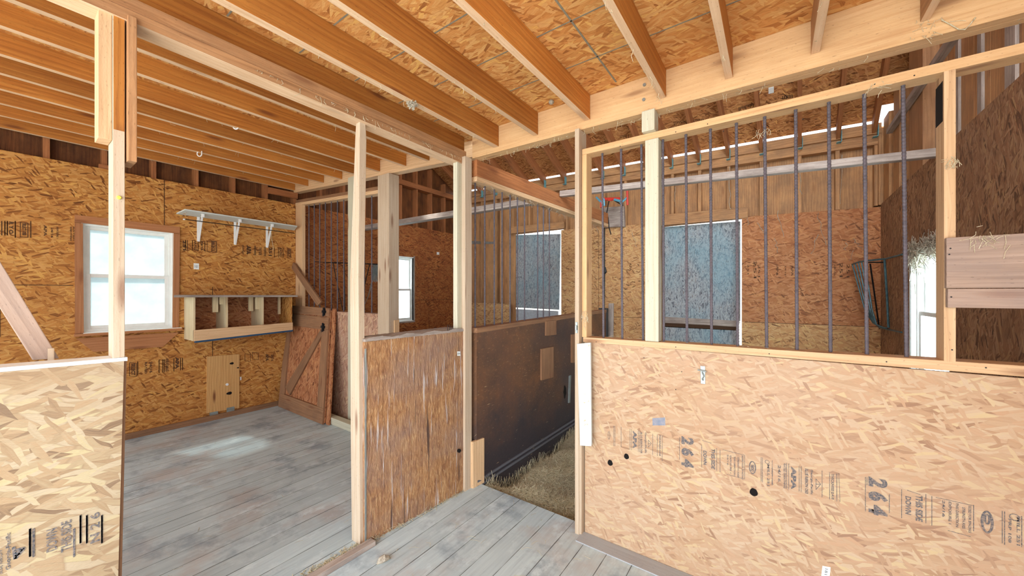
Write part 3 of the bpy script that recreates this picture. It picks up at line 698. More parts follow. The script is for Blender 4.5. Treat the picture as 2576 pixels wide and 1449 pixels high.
xa, xb = P(2374.5, 600, Y=YF).x, P(2405, 600, Y=YF).x
mb = MB(); mb.box(xa, xb, YF, YF + 0.078, 1.098, 2.098, UZ); mb.build('end_stud', M['pine'], fp, 0.0015)
mb = MB(); mb.box(xa - .0005, xa + .012, YF + .01, YF + 0.076, 1.93, 2.07, UZ); mb.build('scorch_mark', M['hole'], fp)
for b, t in bars_px: add_bar(fp, P(b, 850, Y=YF + 0.04).xy.to_3d() + V(0, 0, 1.09), P(t, 400, Y=YF + 0.04).xy.to_3d() + V(0, 0, 2.105), V(0, 0, 0))
mb = MB()
for (x, y), r in hx:
    p = P(x, y, Y=YF + 0.006); n = 14; ring = [p + V(math.cos(2 * math.pi * k / n) * r * (1 + .08 * math.sin(5 * k)), -0.0015, math.sin(2 * math.pi * k / n) * r * 1.12 * (1 + .06 * math.cos(3 * k))) for k in range(n)]
    mb.prism(ring[::-1], (0, 0.0013, 0), UX)
mb.build('drilled_hole', M['hole'], fp)
mb = MB(); a = [P(x, y, Y=YF + .006) + V(0, -.0008, 0) for x, y in ((1641, 1052), (1673, 1050), (1674, 1070), (1642, 1070))]
mb.slab(a, (0, .0007, 0), UX); mb.build('blue_smudge', M['inkblue'], fp)
mb = MB(); mb.box(xl0 - .01, XR - .002, P(1519.6, 1392, Z=0).y, YF + .003, 0.0, .005, UX)
mb.build('sole_board', M['soleboard'], fp)
# flat boards nailed across the right-hand post
bx = P(2381, 650, Y=1.862).x
mb = MB(); mb.box(bx, xr_, 1.862, 1.883, P(2400, 725, Y=1.862).z, P(2400, 597, Y=1.862).z, UX)
tag(mb.build('wooden_board', M['railwood'], None, 0.002), 'wide mauve-brown board nailed beside the right grille post, the upper and deeper one', 'board', 'boards at the right end of the grille')
mb = MB(); mb.box(bx + .003, xr_, 1.862, 1.883, P(2400, 774, Y=1.862).z, P(2400, 726.5, Y=1.862).z, UX)
tag(mb.build('wooden_board', M['railwood'], None, 0.002), 'narrower mauve-brown board nailed right below the deep board at the right grille post', 'board', 'boards at the right end of the grille')
mb = MB()
for x, y in ((2391, 625), (2393, 747), (2395, 880), (2388, 640), (1820, 330), (2020, 300), (2200, 212), (2300, 190), (1560, 368), (1700, 332), (1500, 860), (1700, 873), (1935, 890), (2230, 910), (2480, 925), (1780, 312), (1620, 900), (1700, 980), (1715, 935)):
    yy_ = 1.8615 if x > 2380 and 597 < y < 774 else (YF if y < 860 or x > 1930 or y < 895 else YF + .0055); p = P(x, y, Y=yy_); mb.tube([p + V(0, .001, 0), p + V(0, -.0012, 0)], .0023, 8)
o = mb.build('nail_heads', M['black'], fp); 
# treated post in front of the grille
tp = root('treated_post', (-0.49, YF, 1.09), 'pale green-grey treated post standing on the grille rail up to the beam', 'post')
xa, xb = P(1622.5, 700, Y=YF - .002).x, P(1656.5, 700, Y=YF - .002).x
mb = MB(); mb.box(xa, xb, YF - .002, YF + .06, 1.0935, 2.103, UZ); mb.build('lower_length', M['treated'], tp, 0.003)
xa, xb = P(1613.8, 300, Y=YF - .028).x, P(1646.4, 300, Y=YF - .028).x
mb = MB(); mb.box(xa, xb, YF - .028, YF + .045, 2.137, 2.241, UZ); mb.build('upper_length', M['treated'], tp, 0.003)
settle(tp)
# doorway post left of the partition and the white board screwed to it
dp = root('doorway_post', (-0.9, 1.87, 0), 'light pine post at the right side of the stall doorway', 'post')
xa, xb = P(1446, 700, Y=1.858).x, P(1456.5, 700, Y=1.858).x
mb = MB(); mb.box(xa, xb, 1.858, 1.955, -0.02, 2.246, UZ); mb.build('timber', M['pale'], dp, 0.002)
mb = MB(); mb.box(xa, P(1463, 1000, Y=1.862).x, 1.862, 1.9, 0.0, 1.05, UZ); mb.build('doubling_stud', M['pale'], dp, 0.002)
mb = MB(); p = P(1451, 824, Y=1.857); mb.box(p.x - .006, p.x + .006, 1.852, 1.858, p.z - .03, p.z + .03, UZ); mb.tube([p + V(.0, -.012, -.012), p + V(.0, -.012, .012)], .006, 8); mb.build('catch_plate', M['galv'], dp)
settle(dp)
a = [P(x, y, Y=1.846) for x, y in ((1451, 865), (1485, 862), (1487.5, 1123), (1459, 1121))]
mb = MB(); mb.slab(a, (0, 0.016, 0), UZ)
tag(mb.build('wooden_board', M['boardpaint'], None, 0.002), 'narrow upright board with peeling white paint, fixed to the doorway post', 'board')
# galvanised hasp
lt = root('hasp', tuple(P(1768, 942, Y=YF)), 'small galvanised hasp plate screwed near the top of the pale stall front', 'latch')
q = [P(x, y, Y=YF + .006) for x, y in ((1762, 920), (1774, 921), (1774.5, 966), (1763, 965))]
mb = MB(); mb.slab(q, (0, -0.003, 0), UZ); mb.build('plate', M['galv'], lt, 0.001)
p = P(1766, 932, Y=YF - .004); mb = MB(); mb.tube([p + V(-.018, 0, .001), p + V(.018, 0, -.003)], .0035, 8); mb.build('staple', M['galv'], lt)
p = P(1768, 948, Y=YF - .002); mb = MB(); mb.tube([p + V(-.004, -.004, .022), p + V(.005, -.008, .004), p + V(-.002, -.004, -.01), p + V(.002, -.002, -.016)], .003, 6); mb.build('hook', M['galv'], lt)
settle(lt)
# ================================================================== CORNER POST PAIR, LOW WALL, LEANING POST
xA = -1.72
mb = MB(); mb.box(-1.757, xA, P(1150, 600, X=xA).y, P(1164, 600, X=xA).y + .02, 0.0, 2.213, UZ)
tag(mb.build('corner_post', M['treated'], None, .002), 'grey-green stud of the corner pair, the shorter left one under the plates', 'post', 'corner post pair')
xB = -1.685
mb = MB(); mb.box(-1.7185, xB, P(1170, 1000, X=xB).y, P(1187, 1000, X=xB).y, -0.02, 2.258, UZ)
tag(mb.build('corner_post', M['pale'], None, .002), 'pale stud of the corner pair, the taller right one carrying the long beam', 'post', 'corner post pair')
lw = root('low_wall', (-1.75, 1.5, 0), 'scarred brown low wall between the leaning post and the corner post', 'low wall')
a0, a1 = P(918, 1371, Z=0), P(1170, 1232, Z=0)
mb = MB(); mb.hexa([a0, a1, a1 + V(-.02, 0, 0), a0 + V(-.02, 0, 0)], [a0 + V(0, 0, 1.075), a1 + V(0, 0, 1.08), a1 + V(-.02, 0, 1.08), a0 + V(-.02, 0, 1.075)], UZ); mb.build('front_panel', M['scarred'], lw)
mb = MB(); mb.hexa([a0 + V(-.02, 0, 0), a1 + V(-.02, 0, 0), a1 + V(-.15, 0, 0), a0 + V(-.095, 0.02, 0)], [a0 + V(-.02, 0, 1.07), a1 + V(-.02, 0, 1.07), a1 + V(-.15, 0, 1.07), a0 + V(-.095, 0.02, 1.07)], UZ); mb.build('frame', M['osb_pink'], lw)
mb = MB(); d = (a1 - a0)
pts = [a0 + d * t for t in [i / 14 for i in range(15)]]
for p, q in zip(pts[:-1], pts[1:]):
    r1, r2 = [0.012 * math.sin(17 * (u.y)) ** 2 for u in (p, q)]
    b1, b2 = [V(-.10 - .085 * (u.y - a0.y) / (a1.y - a0.y), 0, 0) for u in (p, q)]
    mb.hexa([p + V(.004, 0, 1.076), p + b1 + V(0, 0, 1.074), p + b1 + V(0, 0, 1.094), p + V(.004, 0, 1.088 + r1)], [q + V(.004, 0, 1.078), q + b2 + V(0, 0, 1.078), q + b2 + V(0, 0, 1.096), q + V(.004, 0, 1.090 + r2)], UY, 0, (0, 0))
mb.build('dusty_cap', M['grey'], lw)
mb = MB(); mb.bar(a0 + V(.001, -.002, 0), a0 + V(.001, -.002, 1.04), (.004, 0, 0), (0, 0.008, 0)); mb.build('edge_strip', M['galv'], lw)
for k in range(4):
    p = P(1126 + k * 4.5, 822, X=-1.715); mb = MB(); mb.tube([V(p.x, p.y, 1.09), V(p.x + random.uniform(-.004, .004), p.y, 1.13 - .004 * k)], .0017, 6); mb.build('nail', M['black'], lw)
mb = MB(); p = P(920, 834, X=-1.86); mb.tube([V(-1.88, 1.16, 1.08), V(-1.88, 1.16, 1.125)], .0017, 6); mb.build('nail', M['black'], lw)
p = P(1155, 1134, X=-1.70); mb = MB(); mb.tube([V(p.x + .006, p.y, p.z), V(p.x - .01, p.y, p.z)], .012, 10); mb.build('knot_hole', M['hole'], lw)
settle(lw)
# leaning post
nb = P(906, 1374, Z=0); nt = P(904.5, 301, X=-1.735)
mb = MB()
def lpsec(y, xl, xr, dd, Yl): p, q = P(xl, y, Y=Yl), P(xr, y, Y=Yl); return [q, p, p + V(0, dd, 0), q + V(0, dd, 0)]
secs = [lpsec(1374, 885, 906, .034, 1.107), lpsec(1100, 882, 904, .034, 1.107), lpsec(700, 880.5, 901, .036, 1.100), lpsec(345, 893.5, 904.5, .040, 1.085), lpsec(301, 896, 905, .032, 1.08)]
for A_, B_ in zip(secs[:-1], secs[1:]): mb.hexa(A_, B_, UZ, 0, (3.0, 7.0))
tag(mb.build('doorway_post', M['pale'], None, .002), 'leaning pale post at the left end of the scarred low wall', 'post')
p = P(1183, 1121, X=-1.66)
mb = MB(); c0 = P(1190, 1229.5, Z=0); c1 = P(1218.6, 1214, Z=0)
q = [c0, c1, V(c1.x, c1.y, .315), V(c0.x, c0.y, .318)]
mb.slab(q, V(-0.022, -0.004, 0), UZ); tag(mb.build('wooden_board', M['pine'], None, .002), 'short upright offcut board on the floor against the corner post', 'board')
# floor strip in front of the leaning post
s0, s1 = P(946, 1373, Z=0.0), P(822, 1449, Z=0.0)
e = (s1 - s0).normalized() * 1.9
mb = MB(); mb.hexa([s0, s0 + V(-.05, 0, 0), s0 + V(-.046, 0, .026), s0 + V(-.002, 0, .026)], [s0 + e, s0 + e + V(-.05, 0, 0), s0 + e + V(-.046, 0, .026), s0 + e + V(-.002, 0, .026)], UY)
tag(mb.build('threshold_strip', M['grey'], None, .003), 'worn wooden threshold strip on the floor before the leaning post', 'threshold')

# ================================================================== LEFT LOW PARTITION AND ITS POSTS
lp = root('stall_partition', (-1.76, -0.4, 0), 'straw-coloured strand board half wall at the lower left', 'stall partition')
tr = P(312, 899, X=-1.72); trb = V(-1.72, 0.214, 0)
mb = MB(); mb.slab([V(-1.72, -1.5, 0), trb, V(-1.72, tr.y, 1.112), V(-1.72, -1.5, 1.15)], (-.018, 0, 0), UY); mb.build('panel', M['osb_lowwall'], lp)
mb = MB(); mb.hexa([(-1.738, .15, 0), (-1.738, .226, 0), (-1.80, .226, 0), (-1.80, .15, 0)], [(-1.738, .16, 1.11), (-1.738, .2435, 1.11), (-1.80, .2435, 1.11), (-1.80, .16, 1.11)], UZ); mb.build('end_stud', M['brownboard'], lp)
mb = MB(); mb.hexa([(-1.722, -1.5, 1.15), (-1.81, -1.5, 1.15), (-1.81, -1.5, 1.162), (-1.722, -1.5, 1.162)], [(-1.722, tr.y + .008, 1.112), (-1.81, tr.y + .008, 1.112), (-1.81, tr.y + .008, 1.124), (-1.722, tr.y + .008, 1.124)], UY); mb.build('cap', M['whitepaint'], lp)
mb = MB(); mb.box(-1.80, -1.738, -1.5, .15, 0, 1.11, UY); mb.build('back_frame', M['osb_pink'], lp)
settle(lp)
y0, y1 = P(283.5, 700, X=-1.72).y, P(314.5, 700, X=-1.72).y
dps = root('doorway_post', (-1.76, .22, 1.12), 'built-up cream post on the end of the straw-coloured half wall', 'post')
mb = MB(); mb.box(-1.80, -1.722, y0, y1, 1.125, 2.235, UZ); mb.build('middle_stud', M['pale'], dps, .0015); mb = MB(); mb.box(-1.7225, -1.7208, y0 + .002, y1 - .001, 1.86, 2.235, UZ); mb.build('bark_strip', M['joist'], dps)
mb = MB(); mb.box(-1.80, -1.70, P(321.7, 300, X=-1.70).y, P(345, 300, X=-1.70).y, P(330, 405, X=-1.70).z, 2.237, UZ); mb.build('right_cripple', M['plate'], dps, .0015)
mb = MB(); mb.box(-1.80, -1.726, P(261, 300, X=-1.726).y - .012, y0 - .0005, P(270, 350, X=-1.726).z, 2.237, UZ); mb.build('left_cripple', M['pine'], dps, .0015)
p = P(299.5, 497, X=-1.72); mb = MB(); mb.tube([p + V(-.002, 0, 0), p + V(.003, 0, 0), p + V(.006, 0, 0)], [.006, .006, .004], 12); mb.build('yellow_pin', plain('yellow_plastic', (222, 206, 84), .4), dps)
settle(dps)
q = [P(x, y, X=-1.835) for x, y in ((0, 657), (149, 902), (82, 906), (0, 778))]
ee = (q[0] - q[1]); 
mb = MB(); mb.slab([q[1], q[1] + ee * 3.2, q[2] + ee * 3.2, q[2]], (-.02, 0, 0), ee)
tag(mb.build('diagonal_brace', M['railwood'], None, .002), 'wide pinkish board leaning diagonally behind the straw-coloured half wall', 'board')
q = [P(x, y, X=-1.825) for x, y in ((120, 877), (136.5, 876), (136.5, 912), (120, 912))]
mb = MB(); mb.slab(q, (-.006, 0, 0), UZ); tag(mb.build('wooden_block', M['pale']), 'tiny pale offcut in front of the diagonal board foot', 'block')

# ================================================================== TACK ROOM: WINDOW WALL
TX = XW + 0.018
def window(n, W, x_in, sgn, casing=True, sash=True):
    """double-hung window in a wall of constant X; sgn=-1: outside lies toward -X"""
    y0, y1, z0, z1 = W
    w = MB(); f = 0.022
    def fr(mb, a, b, c, d, t, xa, xb):
        mb.box(min(xa, xb), max(xa, xb), a, a + t, c, d, UZ); mb.box(min(xa, xb), max(xa, xb), b - t, b, c, d, UZ)
        mb.box(min(xa, xb), max(xa, xb), a + t, b - t, d - t, d, UY); mb.box(min(xa, xb), max(xa, xb), a + t, b - t, c, c + t, UY)
    fr(w, y0, y1, z0, z1, 0.012, x_in, x_in + sgn * 0.11)
    fr(w, y0 + .012, y1 - .012, z0 + .012, z1 - .012, 0.016, x_in + sgn * 0.03, x_in + sgn * 0.10)
    o = w.build('window_%d' % n, M['whitepaint']); o['kind'] = 'structure'
    zm = (z0 + z1) / 2 - .01 + (.03 if n == 1 else 0)
    for k, (a, b, x) in enumerate(((zm - .012, z1 - .028, x_in + sgn * .075), (z0 + .028, zm + .014, x_in + sgn * .05))):
        s = MB(); fr(s, y0 + .028, y1 - .028, a, b, 0.028 if not k else .03, x - .009, x + .009)
        so = s.build('sash', M['whitepaint'], o, .002)
        g = MB(); g.box(x - .002, x + .002, y0 + .055, y1 - .055, a + .026, b - .026, UY); g.build('pane', M['glass'], so)
    return o
w1 = window(1, W1, XW, -1)
def xq(pts, X): return [P(x, y, X=X) for x, y in pts]
mb = MB(); mb.slab(xq(((188, 540), (452.7, 571), (452.7, 588), (188, 558.5)), TX), (-.017, 0, 0), UY); mb.build('top_casing', M['trimwood'], w1)
mb = MB(); mb.slab(xq(((188, 560), (208.5, 562), (211, 838), (189, 840)), TX), (-.017, 0, 0), UZ); mb.build('side_casing', M['trimwood'], w1)
mb = MB(); mb.slab(xq(((437.5, 588), (452.7, 589), (450.5, 826), (434.5, 826)), TX), (-.017, 0, 0), UZ); mb.build('side_casing', M['trimwood'], w1)
zs = W1[2]
mb = MB(); mb.box(XW - .05, XW + .045, W1[0] - .04, W1[1] + .055, zs - .022, zs - .001, UY); mb.build('sill', M['trimwood'], w1)
mb = MB(); mb.box(XW - .05, XW + .0455, W1[0] + .01, W1[1] + .05, zs - .0009, zs + .004, UY); mb.build('sill_face', M['whitepaint'], w1)
mb = MB(); mb.prism(xq(((192, 852), (450, 836), (410, 872.5), (235, 885)), TX), (-.017, 0, 0), UY); mb.build('apron', M['trimwood'], w1)
w2 = window(2, W2, XW, -1)
mb = MB(); mb.box(XW - .1, XW + .004, W2[1] - .012, W2[1] + .014, W2[2] - .02, W2[3] + .02, UZ); mb.box(XW - .1, XW + .004, W2[0], W2[1], W2[2] - .02, W2[2] + .0, UY); mb.build('rough_edge', M['grey'], w2)
mb = MB(); mb.box(XW, XW + .02, -1.5, P(703, 1020, X=TX).y, 0, .055, UY); bb = mb.build('baseboard_left', M['brownboard']); bb['kind'] = 'structure'

# shelf on brackets
sh = root('wall_shelf', (XW + .1, 1.55, 2.14), 'long narrow white shelf on three white brackets with a hanging rod', 'shelf')
k0, k1 = P(443.5, 538.5, X=XW + .002), P(741, 580, X=XW + .002)
zf = (k0.z + k1.z) / 2
fx = XW + .19
f0, f1 = P(465, 528.5, X=fx), P(741, 569.5, X=fx)
mb = MB(); mb.hexa([k0, k1, V(fx, f1.y + .03, f1.z), V(fx, f0.y, f0.z)], [k0 + V(0, 0, .012), k1 + V(0, 0, .012), V(fx, f1.y + .03, f1.z + .012), V(fx, f0.y, f0.z + .012)], UY); mb.build('board', M['boardpaint'], sh, .002)
for pw in (499.4, 591.6, 672):
    py = 549 + (pw - 499.4) * .13; b = P(pw, py, X=XW + .006); ytop = b.y; zt = f0.z + (f1.z - f0.z) * ((ytop - f0.y) / (f1.y - f0.y)) - .002
    zb = P(pw, py + 58 - (pw - 499.4) * .04, X=XW + .006).z
    mb = MB(); mb.box(XW, XW + .006, ytop - .012, ytop + .012, zb, zt, UZ); mb.box(XW + .006, XW + .15, ytop - .012, ytop + .012, zt - .006, zt, UX)
    mb.bar((XW + .006, ytop - .008, zb + .008), (XW + .125, ytop - .008, zt - .006), (0, .016, 0), (.008, 0, -.012))
    mb.box(XW + .13, XW + .158, ytop - .010, ytop + .010, zt - .034, zt - .006, UX); mb.build('bracket', M['whitemetal'], sh, .001)
r0, r1 = P(462, 551.5, X=XW + .16), P(741, 587, X=XW + .16)
mb = MB(); mb.tube([r0, r1], .004, 8); mb.build('rod', M['black'], sh); mb = MB(); mb.tube([r0 + V(0, -.004, 0), r0 + V(0, .01, 0)], .007, 8); mb.build('rod_cap', M['whitemetal'], sh)
settle(sh)
mb = MB(); p = P(682, 583, X=XW + .15); mb.tube([p, p + V(-.01, .012, -.09), p + V(-.02, .03, -.17), p + V(-.03, .03, -.21)], .0025, 5)
tag(mb.build('twine', M['straw']), 'short strand of baling twine hanging from the shelf rod', 'twine')

# nest boxes
nbx = root('nest_box', (XW + .17, 1.5, .9), 'three-compartment wooden nest box with a blue bottom edge, mounted below the shelf', 'nest box')
Xn = XW + .31
def ny(px): return P(px, 800, X=Xn).y
yl, yr = ny(487), ny(735.5)
zb0 = P(493, 858, X=Xn).z; zl0 = P(487, 831, X=Xn + .012).z; zl1 = P(735, 811, X=Xn + .012).z; zb1 = P(734, 830, X=Xn).z
mb = MB(); mb.hexa([(XW, P(446, 748, X=XW).y, 1.296), (XW, yr + .09, 1.292), (XW, yr + .09, 1.312), (XW, P(446, 748, X=XW).y, 1.318)],
                   [(Xn + .05, P(437, 751, X=Xn + .05).y, 1.296), (Xn + .05, P(749, 751, X=Xn + .05).y, 1.292), (Xn + .05, P(749, 751, X=Xn + .05).y, 1.312), (Xn + .05, P(437, 751, X=Xn + .05).y, 1.318)], UY); mb.build('lid', M['grey'], nbx, .002)
mb = MB(); mb.box(XW, Xn - .004, yl, yl + .014, zb0, 1.30, UZ); mb.build('side', M['crate'], nbx)
mb = MB(); mb.box(XW, Xn - .004, yr - .016, yr, zb1, 1.30, UZ); mb.build('side', M['osb_window'], nbx)
mb = MB(); mb.box(XW, Xn - .03, yr + .0005, yr + .006, zb1, 1.28, UZ); mb.build('blue_face', M['bluepaint'], nbx)
for a in (560, 650):
    y = ny(a + 14); mb = MB(); mb.box(XW, Xn - .006, y - .016, y, .90, 1.30, UZ); mb.build('divider', M['crate'], nbx)
mb = MB(); mb.box(XW, XW + .01, yl + .014, yr - .016, .90, 1.30, UY); mb.build('back', M['osb_redwood'], nbx)
mb = MB(); mb.box(XW + .01, Xn - .02, yl + .014, yr - .016, zb1 + .0, zb1 + .012, UY); mb.build('bottom', M['osb_redwood'], nbx)
mb = MB(); mb.hexa([(Xn - .018, yl, zb0), (Xn + .012, yl, zb0), (Xn + .012, yl, zl0), (Xn - .018, yl, zl0)], [(Xn - .018, yr, zb1), (Xn + .012, yr, zb1), (Xn + .012, yr, zl1), (Xn - .018, yr, zl1)], UY); mb.build('lip_board', M['pine'], nbx, .002)
mb = MB(); mb.hexa([(Xn - .03, yl + .012, zb0 - .016), (Xn + .014, yl + .012, zb0 - .016), (Xn + .014, yl + .012, zb0 + .001), (Xn - .03, yl + .012, zb0 + .001)], [(Xn - .03, yr, zb1 - .016), (Xn + .014, yr, zb1 - .016), (Xn + .014, yr, zb1 + .001), (Xn - .03, yr, zb1 + .001)], UY); mb.build('blue_edge', M['bluepaint'], nbx)
for (a, b, zc, xo) in ((535, 549, 1.14, .15), (553, 564, 1.22, .10), (626, 637, 1.14, .15), (643, 655, 1.16, .08), (700, 706, 1.09, .20)):
    ya = P(a, 780, X=Xn - xo).y; yb_ = P(b, 780, X=Xn - xo).y
    mb = MB(); mb.box(Xn - xo - .02, Xn - xo, ya, yb_, zc, 1.295, UZ); mb.build('cleat', M['crate'], nbx)
settle(nbx)
# plywood hatch low in the wall
ht = root('wall_hatch', (XW, 1.45, .1), 'small plywood hatch with two galvanised hinges at the foot of the window wall', 'hatch')
hq = xq(((521, 897), (602.5, 891), (602, 1026), (520, 1040)), XW + .014)
mb = MB(); mb.slab(hq, (-.014, 0, 0), UZ); mb.build('panel', M['hatch'], ht)
for x, y in ((538, 1042), (580, 1030)):
    p = P(x, y, X=XW + .017); mb = MB(); mb.box(p.x - .003, p.x, p.y - .035, p.y + .035, p.z - .022, p.z + .024, UY); mb.tube([p + V(.004, -.035, 0), p + V(.004, .035, 0)], .005, 8)
    mb.build('hinge', M['galv'], ht)
p = P(571, 967, X=XW + .015); mb = MB(); mb.tube([p, p + V(.008, 0, 0)], .013, 14); mb.build('round_knob', M['whitemetal'], ht)
for x, y, r in ((584, 914, .018), (578, 989, .024), (599, 925, .01)):
    p = P(x, y, X=XW + .0145); mb = MB(); n = 12; ring = [p + V(0, math.cos(6.283 * k / n) * r * (1.3 if abs(k - 6) < 2 else .8), math.sin(6.283 * k / n) * r * .7) for k in range(n)]
    mb.prism(ring, (.0008, 0, 0), UY); mb.build('knot', M['hole'], ht)
settle(ht)
mb = MB(); p = P(605, 952, X=XW + .001); mb.box(p.x, p.x + .008, p.y - .006, p.y + .006, p.z - .018, p.z + .018, UZ)
tag(mb.build('turn_button', M['whitemetal']), 'tiny white turn button on the wall right of the plywood hatch', 'latch')

# ---- grille between tack room and back-left stall
lg = root('stall_partition', (-3.7, YG, 0), 'pinkish strand board half wall with a barred grille, behind the leaning door', 'stall partition')
hz = P(850, 784, Y=YG).z
xg1 = P(951, 700, Y=YG).x
mb = MB(); mb.box(XW, xg1, YG, YG + .016, ZS, hz - .035, UZ); mb.build('lower_panel', M['osb_pink'], lg)
mb = MB(); mb.box(XW, xg1, YG - .004, YG + .085, hz - .035, hz, UX); mb.build('bottom_rail', M['osb_pink'], lg, .002)
t0, t1 = P(743, 517.8, Y=YG), P(950, 486.7, Y=YG); u0, u1 = P(743, 503.3, Y=YG), P(950, 468.3, Y=YG)
def ext(a, b, x): return a + (b - a) * ((x - a.x) / (b.x - a.x))
q0, q1, q2, q3 = ext(t0, t1, XW), ext(t0, t1, xg1), ext(u0, u1, xg1), ext(u0, u1, XW)
m0, m1 = (q0 + q3) / 2, (q1 + q2) / 2
mb = MB(); mb.slab([q0, q1, m1 + V(0, 0, -.001), m0 + V(0, 0, -.001)], (0, .085, 0), UX); mb.build('top_rail', M['pine'], lg, .0015)
mb = MB(); mb.slab([m0 + V(0, .006, 0), m1 + V(0, .006, 0), q2 + V(0, .006, 0), q3 + V(0, .006, 0)], (0, .08, 0), UX); mb.build('top_rail', M['brownboard'], lg, .0015)
mb = MB(); mb.box(XW + .002, P(760, 600, Y=YG + .002).x, YG + .002, YG + .04, hz, q0.z - .002, UZ); mb.build('end_stud', M['pine'], lg, .0015)
for k in range(0, 11):
    px = (777.3 - .184 * k) / (1 - .01709 * k)
    if 868 < px < 908 and False: continue
    p = P(px, 700, Y=YG + .04); zt = q0.z + (q1.z - q0.z) * ((p.x - q0.x) / (q1.x - q0.x)) + .002
    add_bar(lg, V(p.x, YG + .04, hz - .001), V(p.x, YG + .04, zt))
# ---- partitions keep their origin at the base
settle(lg)
for ch in fp.children:
    ch.location = Vector(ch.location) - Vector(fp.location)
# thin wire frame and net hung behind the grille
rk = root('wire_hay_rack', tuple(P(900, 664, Y=YG + .16)), 'dark wire hay rack frame hanging behind the left grille', 'hay rack')
YR = YG + .18
mb = MB(); mb.tube([P(818, 660, Y=YR), P(957, 665, Y=YR)], .006, 6); mb.tube([P(820, 660, Y=YR), P(820, 660, Y=YR) + V(0, -.14, 0)], .004, 6); mb.tube([P(950, 665, Y=YR), P(950, 665, Y=YR) + V(0, -.12, 0)], .004, 6); mb.build('top_wire', M['black'], rk)
for a, b in (((838, 662), (862, 780)), ((900, 664), (886, 780)), ((930, 664), (900, 790)), ((866, 662), (868, 780)), ((951, 664), (951, 790))):
    mb = MB(); mb.tube([P(*a, Y=YR), P(*b, Y=YR)], .0045, 6); mb.build('wire', M['black'], rk)
settle(rk)
mb = MB()
for k in range(60):
    a = P(random.uniform(938, 952), 666, Y=YR); b = P(random.uniform(934, 952), random.uniform(690, 712), Y=YR)
    m_ = (a + b) / 2 + V(random.uniform(-.03, .03), random.uniform(-.02, .02), 0)
    mb.tube([a, m_, b], .0016, 4)
for k in range(8):
    a = P(938 - k * .4, 705, Y=YR); b = P(918 - k * .8, 765 + k * 2, Y=YR); mb.tube([a, (a + b) / 2 + V(.01, 0, -.02), b], .0016, 4)
tag(mb.build('hay_net', M['galv']), 'tangled pale string net hanging from the wire hay rack', 'net')
# big post at doorway of back-left stall
bp = root('doorway_post', (-2.8, YG - .04, 0), 'thick cream post with knots standing behind the scarred low wall', 'post')
Yp = YG - .06
xa, xb = P(950, 600, Y=Yp).x, P(978, 600, Y=Yp).x; y1 = P(1004, 600, X=xb).y
mb = MB(); mb.box(xa, xb, Yp, y1, 0, P(978, 434, Y=Yp).z, UZ); mb.build('timber', M['pale'], bp, .004)
mb = MB(); mb.box(xb + .0005, xb + .016, y1 - .06, y1 - .01, 0, P(1000, 805, X=xb).z, UZ); mb.build('side_strip', M['pine'], bp)
settle(bp)
Yt = YG - .03
mb = MB(); mb.box(P(875, 600, Y=Yt).x, P(903, 600, Y=Yt).x, Yt, Yt + .028, 0, P(880, 446, Y=Yt).z, UZ)
tag(mb.build('stud', M['treated'], None, .002), 'greenish treated stud just behind the leaning post, in front of the grille', 'stud')
# treated sill on the floor
a, b = P(826, 1064, Z=0), P(890, 1090.5, Z=0)
mb = MB(); mb.hexa([V(a.x - .15, 1.957, 0), V(a.x - .15, 2.03, 0), V(a.x - .15, 2.03, .07), V(a.x - .15, 1.957, .07)], [V(b.x + .35, 1.957, 0), V(b.x + .35, 2.03, 0), V(b.x + .35, 2.03, .07), V(b.x + .35, 1.957, .07)], UX)
tag(mb.build('sill_timber', M['treated'], None, .003), 'pale green treated timber lying on the floor along the pinkish half wall', 'timber')
# leaning door
ld = root('stall_door', (-4.2, 1.93, 0), 'small framed strand board door with a diagonal brace, leaning under the grille', 'door')
BL, BR = P(704, 1022, Z=0.0), P(821.6, 1070, Z=0.0)
TR_, TL_ = P(838, 776, Y=YG - .035), P(727, 768, Y=YG - .035)
dq = Q(TL_, TR_, BR, BL, flip=False)
if dq.n.y > 0: dq.n = -dq.n
def dpart(name, m, u0, u1, v0, v1, n0, n1, bv=.0015):
    mb = MB(); dq.plate(mb, u0, u1, v0, v1, n0, n1); return mb.build(name, m, ld, bv)
dpart('panel', M['osb_redwood'], 0.01, .96, .02, .99, -.014, 0)
dpart('top_board', M['brownboard'], 0, .955, 0.0, .075, 0, .018); dpart('top_rail', M['brownboard'], 0, .955, .085, .20, 0, .02)
dpart('stile', M['brownboard'], 0, .11, .20, .87, 0, .018); dpart('stile', M['brownboard'], .83, .955, .20, .87, 0, .018)
dpart('bottom_rail', M['brownboard'], 0, .955, .87, 1.0, 0, .02)
dpart('edge_board', M['osb_redwood'], .965, 1.02, .0, 1.0, -.03, -.012)
mb = MB(); a, b, c, d = dq(.12, .80, .001), dq(.24, .86, .001), dq(.84, .245, .001), dq(.80, .205, .001); mb.slab([a, b, c, d], dq.n * .016, c - b); mb.build('diagonal_brace', M['brownboard'], ld)
for v in (.035, .175):
    mb = MB(); dq.plate(mb, .82, .90, v - .01, v + .012, .02, .026); dq.plate(mb, .84, .885, v - .03, v + .035, .02, .025)
    mb.tube([dq(.862, v - .035, .03), dq(.862, v + .045, .03)], .008, 8); mb.build('hinge', M['black'], ld)
settle(ld)
q = [P(x, y, Y=YG - .022) for x, y in ((741.5, 660), (812.8, 759), (802, 770), (737.4, 675))]
mb = MB(); mb.slab(q, (0, -.02, 0), q[1] - q[0]); tag(mb.build('wooden_board', M['brownboard'], None, .002), 'short grey-brown board leaning diagonally across the left grille', 'board')

